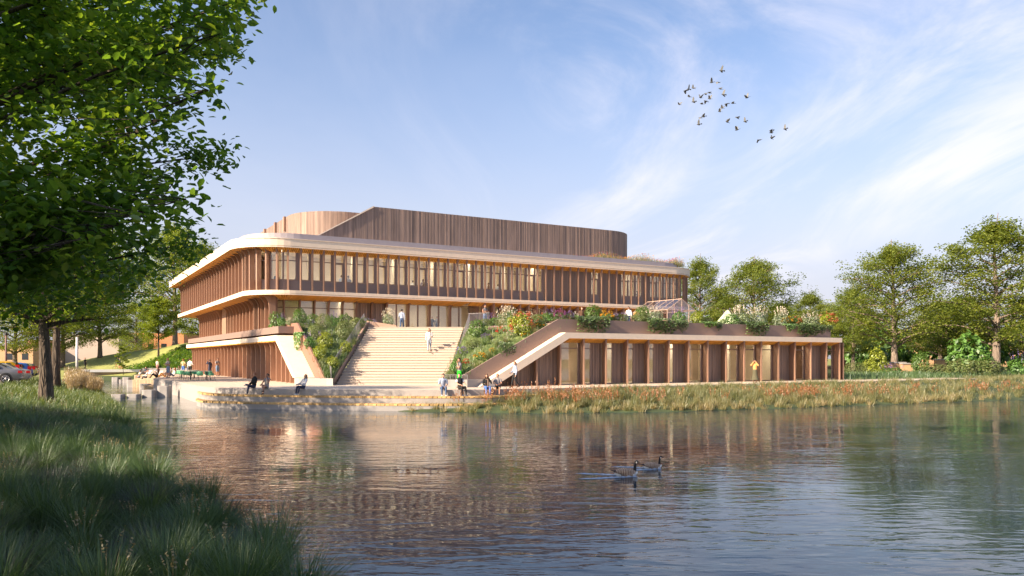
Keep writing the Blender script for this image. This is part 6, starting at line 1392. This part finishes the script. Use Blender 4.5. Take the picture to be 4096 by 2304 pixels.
# ================================================================== cars
M_tyre = mat('black_tyre', (.02, .02, .021), .8); M_rim = mat('alloy_rim', (.55, .55, .57), .3, .9); M_tail = mat('red_tail_light', (.55, .015, .02), .25); M_cgl = mat('dark_car_glass', (.02, .025, .03), .05, spec=.9); M_plate = mat('dark_bumper', (.04, .04, .045), .5)
def wheel_meshes():
    t = MB(); n = 22; prof = [(.22, -.10), (.31, -.11), (.335, -.07), (.335, .07), (.31, .11), (.22, .10)]; vs = [(r*math.cos(2*math.pi*j/n), y, r*math.sin(2*math.pi*j/n)) for j in range(n) for r, y in prof]; k = len(prof)
    t.add(vs, [(j*k+i, j*k+i+1, ((j+1) % n)*k+i+1, ((j+1) % n)*k+i) for j in range(n) for i in range(k-1)]); r = MB(); 
    P = [(.225*math.cos(w), -.085, .225*math.sin(w)) for w in np.linspace(0, 2*math.pi, 23)]; r.tube(P, .022, 5, cap=False); r.tube([(0, -.10, 0), (0, -.06, 0)], .06, 8)
    for w in np.linspace(0, 2*math.pi, 6)[:-1]:
        for dw in (-.10, .10): r.tube([(.03*math.cos(w), -.085, .03*math.sin(w)), (.215*math.cos(w+dw), -.08, .215*math.sin(w+dw))], .017, 4)
    h = MB(); h.tube([(0, -.05, 0), (0, .05, 0)], .22, 16); return t.mesh('tyre', M_tyre, True), r.mesh('rim', M_rim, True), h.mesh('hub', M_dark)
WT = wheel_meshes()
def car(px_tail, d, paint, kind, label):
    """parked with its tail to the right (+x); the body is lofted from half sections along its length"""
    Ln = 4.7 if kind == 'saloon' else 4.0; W_ = .88; p = at(px_tail, d); p.z = gz(p.x-2, p.y+.2)
    cr_ = math.radians(27+random.uniform(-2, 2)); dv = Vector((math.cos(cr_), math.sin(cr_), 0)); nv_ = Vector((-dv.y, dv.x, 0)); o = empty('car', p-dv*(Ln/2)+nv_*W_, cr_); tag(o, label, 'car')
    if kind == 'saloon': st = [(-2.35, .42, .62, .62), (-2.2, .28, .74, .74), (-1.3, .22, .86, .86), (-.75, .22, .92, .96), (-.1, .22, .95, 1.40), (.75, .22, .96, 1.42), (1.35, .22, .97, 1.17), (1.65, .22, .97, 1.00), (2.2, .24, .96, .96), (2.35, .36, .86, .86)]
    else: st = [(-2.0, .42, .62, .62), (-1.9, .28, .76, .76), (-1.2, .22, .88, .92), (-.6, .22, .92, 1.36), (.1, .22, .94, 1.46), (1.1, .22, .96, 1.45), (1.55, .22, .97, 1.38), (1.85, .24, .96, .98), (2.0, .36, .86, .86)]
    m = MB(); R_ = []
    for x, zb_, zw, zt_ in st:
        k = .93 if abs(x) > Ln/2-.2 else 1.0; tw = W_*(.74 if zt_ > zw+.1 else .93)
        R_.append([(x, -W_*.9*k, zb_), (x, -W_*k, zb_+.2), (x, -W_*k, (zb_+zw)/2+.1), (x, -W_*.97*k, zw), (x, -tw*k, max(zt_-.05, zw)), (x, -tw*.8*k, zt_), (x, 0, zt_+.02), (x, tw*.8*k, zt_), (x, tw*k, max(zt_-.05, zw)), (x, W_*.97*k, zw), (x, W_*k, (zb_+zw)/2+.1), (x, W_*k, zb_+.2), (x, W_*.9*k, zb_)])
    n = 13; vs = [q for r in R_ for q in r]; m.add(vs, [(i*n+j, (i+1)*n+j, (i+1)*n+(j+1) % n, i*n+(j+1) % n) for i in range(len(R_)-1) for j in range(n)]+[tuple(range(n)), tuple(reversed(range((len(R_)-1)*n, len(R_)*n)))])
    body = m.build('body', mat('car_paint_'+'_'.join(label.split()[:2]), paint, .28, .25, spec=.7), o, True)
    wx = (-1.45, 1.38) if kind == 'saloon' else (-1.25, 1.25)
    for x in wx:
        for s in (-1, 1):
            a = MB(); a.tube([(x+.375*math.cos(w), s*(W_+.003), .335+.375*math.sin(w)) for w in np.linspace(-.35, math.pi+.35, 15)], .03, 5); a.build('wheel_arch', M_plate, o)
            wh = link('wheel', WT[2], o, (x, s*(W_-.07), .335), 0 if s < 0 else math.pi); link('tyre', WT[0], wh); link('rim', WT[1], wh)
    def side(nm, poly, m_):       # glass set a hair proud of the cabin side
        for s in (-1, 1):
            g = MB(); P = [Vector((x, s*(W_*(.975-.235*(z-.97)/.40)+.012), z)) for x, z in poly]; g.extr(P, (0, -.008*s, 0)); g.build(nm, m_, o)
    if kind == 'saloon': side('side_window', [(-.55, 1.0), (.28, 1.0), (.28, 1.33), (-.12, 1.33)], M_cgl); side('side_window', [(.34, 1.0), (1.18, 1.0), (.82, 1.33), (.34, 1.33)], M_cgl)
    else: side('side_window', [(-.75, 1.0), (.2, 1.0), (.2, 1.36), (-.45, 1.32)], M_cgl); side('side_window', [(.27, 1.0), (.95, 1.0), (.9, 1.36), (.27, 1.36)], M_cgl); side('side_window', [(1.02, 1.03), (1.42, 1.08), (1.3, 1.33), (1.0, 1.36)], M_cgl)
    g = MB(); xr = ((1.36, 1.18), (.84, 1.40)) if kind == 'saloon' else ((1.84, 1.02), (1.60, 1.34)); off = Vector((.02, 0, .02))
    g.extr([Vector((xr[0][0], -.58, xr[0][1]))+off, Vector((xr[0][0], .58, xr[0][1]))+off, Vector((xr[1][0], .54, xr[1][1]))+off, Vector((xr[1][0], -.54, xr[1][1]))+off], (.012, 0, .01)); g.build('rear_window', M_cgl, o)
    xt = Ln/2
    for s in (-1, 1):
        g = MB(); zc, hh = (.80, .17) if kind == 'saloon' else (1.02, .30); x0 = xt-.12 if kind == 'saloon' else xt-.22; g.box((x0, s*.72, zc), (.25, .30, hh)); g.build('tail_light', M_tail, o)
    g = MB(); g.box((xt-.05, 0, .46), (.22, 1.62, .20)); g.build('bumper', M_plate if kind != 'saloon' else mat('grey_bumper', (.2, .2, .21), .4), o)
    g = MB(); g.box((xt+.01, 0, .72), (.02, .5, .11)); g.build('number_plate', M_white, o)
car(88, 55.5, (.22, .22, .235), 'saloon', 'grey saloon car with alloy wheels, nearest in the car park'); car(120, 59, (.42, .40, .37), 'saloon', 'silver saloon car nose hidden behind the grey saloon'); car(82, 63, (.72, .42, .03), 'hatch', 'yellow hatchback parked behind the grey saloon')
car(130, 66, (.05, .16, .55), 'hatch', 'blue hatchback with tall red tail lights'); car(146, 72, (.62, .60, .22), 'hatch', 'pale lime hatchback beyond the blue one'); car(152, 80, (.42, .05, .05), 'hatch', 'dark red hatchback farthest along the car park')
C4 = [at(-900, 55), at(205, 50.5), at(250, 80), at(-900, 90)]; mb = MB(); gs_ = 26; vs = []
for i in range(gs_+1):
    for j in range(gs_+1):
        p = C4[0].lerp(C4[1], i/gs_).lerp(C4[3].lerp(C4[2], i/gs_), j/gs_); vs.append((p.x, p.y, gz(p.x, p.y)+.012))
mb.add(vs, [(i*(gs_+1)+j, (i+1)*(gs_+1)+j, (i+1)*(gs_+1)+j+1, i*(gs_+1)+j+1) for i in range(gs_) for j in range(gs_)]); tag(mb.build('car_park', mat('pale_tarmac', (.38, .33, .30), .85, noise=(3, .12)), None, True), kind='structure')
lp = empty('lamp_post', at(24, 84, gz(at(24, 84).x, 84))); tag(lp, 'brown post rising behind the parked cars', 'post'); m = MB(); m.tube([(0, 0, 0), (0, 0, 4.2)], [.11, .09], 10); m.build('shaft', mat('brown_post', (.2, .12, .1), .7), lp, True); m = MB(); m.tube([(0, 0, 4.2), (0, 0, 4.5)], [.16, .12], 10); m.build('lamp_head', M_dark, lp)
# ================================================================== far buildings and brick walls
def brick_mat(name, c1, c2, sc=3.2):
    m = mat(name, c1, .85); t = m.node_tree; b = t.nodes['Principled BSDF']; tcn = N(t, 'ShaderNodeTexCoord'); bt = N(t, 'ShaderNodeTexBrick'); mp = N(t, 'ShaderNodeMapping'); mp.inputs['Rotation'].default_value = (math.radians(90), 0, 0); L(t, tcn.outputs['Object'], mp.inputs[0]); L(t, mp.outputs[0], bt.inputs[0])
    bt.inputs['Color1'].default_value = c1+(1,); bt.inputs['Color2'].default_value = c2+(1,); bt.inputs['Mortar'].default_value = tuple(x*1.15 for x in c1)+(1,); bt.inputs['Scale'].default_value = sc; bt.inputs['Mortar Size'].default_value = .012; L(t, bt.outputs[0], b.inputs['Base Color']); return m
M_br1 = brick_mat('tan_brick', (.52, .33, .19), (.44, .26, .14)); M_br2 = brick_mat('orange_brick', (.50, .22, .10), (.42, .17, .08)); M_beige = mat('grey_beige_render', (.40, .33, .29), .85, noise=(.4, .06)); M_pinkw = mat('salmon_render', (.52, .22, .18), .8)
def far_block(px0, px1, d, py_top, m_, label, cat_='building', dep=10, py0=None, win=0, bot=0):
    a, b = at(px0, d), at(px1, d); zt_ = pz(py_top, d); o = empty(cat_, ((a.x+b.x)/2, d, bot)); tag(o, label, cat_); w_ = b.x-a.x; h = zt_-bot; m = MB(); m.box((0, dep/2, h/2), (w_, dep, h)); m.build('wall', m_, o); m = MB(); m.box((0, dep/2, h+.06), (w_+.2, dep+.2, .14)); m.build('coping', M_conc, o)
    for i in range(win): m = MB(); m.box((-w_/2+w_*(i+.5)/win, -.01, h*.62), (w_/win*.4, .05, h*.22)); m.build('window', M_cgl, o)
far_block(255, 475, 158, 1338, M_beige, 'plain grey beige building behind the sunny mound'); far_block(470, 735, 175, 1332, M_br2, 'orange brick building behind the small lime tree', win=5); far_block(-120, 132, 150, 1382, M_br1, 'tan brick building behind the green mound and cars', win=4); far_block(105, 158, 160, 1360, M_pinkw, 'salmon coloured building piece behind the thick trunk')
far_block(735, 800, 170, 1394, M_beige, 'low pale building by the far left building corner')
far_block(3690, 3850, 140, 1300, M_br1, 'tall tan brick wall block between the two big trunks', 'wall', 4); far_block(3500, 3700, 150, 1350, M_br1, 'tan brick wall stretch behind the thick pale trunk', 'wall', 2); far_block(3850, 4300, 142, 1378, M_br1, 'tan brick wall stretch behind the largest tree', 'wall', 2); far_block(3380, 3480, 132, 1405, M_br2, 'orange brick bank wall behind the wing end', 'wall', 2)
far_block(3533, 3622, 98, 1452, M_br1, 'low brick wall left of the thick pale trunk', 'wall', .6); far_block(3612, 3665, 95, 1456, M_br1, 'low brick wall right of the thick pale trunk', 'wall', .6); far_block(3745, 3830, 104, 1440, M_br1, 'stepped low brick wall behind the pale olive bush', 'wall', .6)
# ================================================================== geese
M_gb = None
def goose(px, py, sc, label):
    o = empty('goose', gp(px, py, 0), 0); o.scale = (sc,)*3; tag(o, label, 'goose', 'pair of geese swimming on the pond')
    def loft(nm, rings, m_, n=14):
        mb = MB(); vs = [(x, y*math.cos(2*math.pi*j/n)*1.0, z+h*math.sin(2*math.pi*j/n)) for x, z, y, h in rings for j in range(n)]
        mb.add(vs, [(i*n+j, (i+1)*n+j, (i+1)*n+(j+1) % n, i*n+(j+1) % n) for i in range(len(rings)-1) for j in range(n)]+[tuple(reversed(range(n))), tuple(range((len(rings)-1)*n, len(rings)*n))]); return mb.build(nm, m_, o, True)
    m = mat('barred_brown_plumage', (.16, .095, .06), .8)
    if not m.get('done'):
        t = m.node_tree; tcn = N(t, 'ShaderNodeTexCoord'); wv = N(t, 'ShaderNodeTexWave'); L(t, tcn.outputs['Object'], wv.inputs[0]); wv.inputs['Scale'].default_value = 7; wv.inputs['Distortion'].default_value = 3; L(t, ramp(t, wv.outputs[0], [(.35, (.22, .13, .08)), (.8, (.55, .42, .31))]), t.nodes['Principled BSDF'].inputs['Base Color']); m['done'] = 1
    mw = mat('white_plumage', (.88, .84, .78), .8); mk = mat('black_plumage', (.012, .012, .014), .6)
    loft('body', [(-.33, .13, .01, .01), (-.27, .115, .06, .04), (-.15, .10, .105, .085), (0, .08, .125, .11), (.13, .075, .115, .105), (.21, .085, .085, .085), (.265, .10, .045, .05), (.285, .105, .01, .01)], m)
    loft('breast', [(.10, .055, .105, .085), (.18, .07, .098, .085), (.245, .085, .065, .065), (.29, .10, .03, .035), (.30, .10, .005, .005)], mw); loft('rump', [(-.32, .06, .02, .02), (-.25, .05, .07, .045), (-.14, .04, .09, .06)], mw); loft('tail', [(-.40, .155, .045, .008), (-.30, .135, .055, .02), (-.22, .13, .04, .02)], mk)
    for s in (-1, 1): w_ = MB(); w_.ball((-.06, s*.095, .125), (.22, .04, .075), n=12); w_.build('wing', m, o, True)
    mb = MB(); mb.tube([(.20, 0, .09), (.225, 0, .17), (.228, 0, .26), (.235, 0, .34), (.25, 0, .375), (.28, 0, .385), (.31, 0, .375)], [.055, .042, .034, .031, .036, .038, .02], 10); mb.build('neck', mk, o, True)
    mb = MB(); mb.tube([(.305, 0, .378), (.335, 0, .37), (.365, 0, .36)], [.018, .014, .005], 7, ell=[.8]*3); mb.build('bill', mk, o, True)
    for s in (-1, 1): mb = MB(); mb.ball((.262, s*.030, .363), (.017, .010, .026), n=8); mb.build('cheek_patch', mw, o, True); mb = MB(); mb.ball((.285, s*.033, .392), (.005, .004, .005), n=6, k=4); mb.build('eye', M_eye, o)
    mb = MB(); rg = random.Random(int(px)); q = gp(px, py, 0)
    for s in (-1, 1):
        for i in range(9):
            x0 = .28-i*.13; y0 = s*(.06+i*.045); l_ = .16+.05*i; yy = y0+s*rg.uniform(-.02, .03); zc = .045*(1-i*.07)
            P = [(x0, yy-.035), (x0-l_*.5, yy-.05+s*.02), (x0-l_, yy-.02+s*.05), (x0-l_*.5, yy+.05+s*.03)]; c_ = (x0-l_*.5, yy+s*.02, zc)
            mb.add([(x, y, .004) for x, y in P]+[c_], [(0, 1, 4), (1, 2, 4), (2, 3, 4), (3, 0, 4)])
    wk = mb.build('wake', mat('pale_wake_sky_glint', (.40, .48, .58), .25, spec=.8), None, True, loc=q, sc=sc); tag(wk, 'ripples trailing behind the %s goose' % ('nearer' if px < 2560 else 'farther'), 'wake', kind='stuff')  # pale blue colour stands in for bright sky reflected by the ripples
goose(2505, 1905, .98, 'nearer of the two geese, swimming to the right with a black neck'); goose(2610, 1875, .84, 'farther and smaller of the two geese, ahead of its mate')
# ================================================================== pigeons in the sky
M_pig = mat('dark_pigeon_plumage', (.05, .055, .06), .7); M_pigw = mat('grey_pigeon_wing', (.16, .165, .16), .7)
def bird_meshes(up_, back):
    b = MB(); b.tube([(-.17, 0, 0), (-.10, 0, 0), (0, 0, 0), (.10, 0, .012), (.15, 0, .02), (.18, 0, .015)], [.012, .045, .062, .045, .030, .006], 8); t = MB(); t.hexa([(-.30, -.075, .0), (-.13, -.03, 0), (-.13, .03, 0), (-.30, .075, 0), (-.30, -.075, .008), (-.13, -.03, .012), (-.13, .03, .012), (-.30, .075, .008)]); ws = []
    for s in (-1, 1):
        w_ = MB(); P = [(.09, s*.04, .02), (.09-back*.3, s*.20, .02+up_*.55), (.02-back, s*.36, .02+up_), (-.05-back, s*.34, .02+up_*.95), (-.09-back*.4, s*.18, .02+up_*.5), (-.09, s*.04, .02)]; w_.extr(P if s > 0 else P[::-1], (0, 0, .01)); ws.append(w_.mesh('wing', M_pigw))
    return b.mesh('body', M_pig, True), t.mesh('tail', M_pig), ws
BM = [bird_meshes(.22, .05), bird_meshes(.06, .1), bird_meshes(-.12, .08), bird_meshes(.30, .02)]
BP = [(975, 135), (815, 330), (912, 330), (955, 435), (505, 425), (435, 440), (378, 470), (440, 565), (512, 650), (630, 582), (715, 515), (773, 502), (1005, 530), (780, 600), (713, 640), (648, 685), (278, 695), (1400, 582), (1057, 688), (1162, 675), (985, 752), (945, 812), (622, 915), (675, 892), (600, 1025), (1070, 985), (1228, 908), (1252, 908), (1366, 975), (1233, 1115), (1797, 1128), (1795, 1162), (2027, 1097), (1803, 1255), (1592, 1285)]
bl = {0: 'topmost pigeon of the flock', 16: 'leftmost pigeon of the flock', 17: 'pigeon alone on the right side of the main flock', 32: 'rightmost pigeon in the sky, trailing the flock', 34: 'lowest pigeon in the sky', 24: 'wide winged pigeon at the lower left of the flock', 29: 'small pigeon at the lower middle of the flock', 3: 'pigeon with a forked silhouette near the top of the flock'}
O_ = 'first second third fourth fifth sixth seventh eighth ninth tenth eleventh twelfth thirteenth fourteenth fifteenth sixteenth seventeenth eighteenth nineteenth'.split()+['twentieth']+['twenty-'+q for q in 'first second third fourth fifth sixth seventh eighth ninth'.split()]+['thirtieth']+['thirty-'+q for q in 'first second third fourth fifth'.split()]
RANK = {i: O_[k] for k, i in enumerate(sorted(range(len(BP)), key=lambda i: BP[i][0]))}
for i, (x, y) in enumerate(BP):
    d = 86+(i*37 % 17)-8; p = at(2650+x/4.14, d, pz(250+y/4.14, d)); b, t, ws = BM[(i*7) % 4]; o = empty('pigeon', p); o.rotation_euler = (random.uniform(-.5, .9), random.uniform(-.4, .25), math.radians(180+random.uniform(-50, 30))); o.scale = (1.15,)*3
    tag(o, bl.get(i, '%s pigeon from the left in the flying flock' % RANK[i]), 'bird', 'pigeons flying in a flock'); link('body', b, o); link('tail', t, o); [link('wing', w_, o) for w_ in ws]
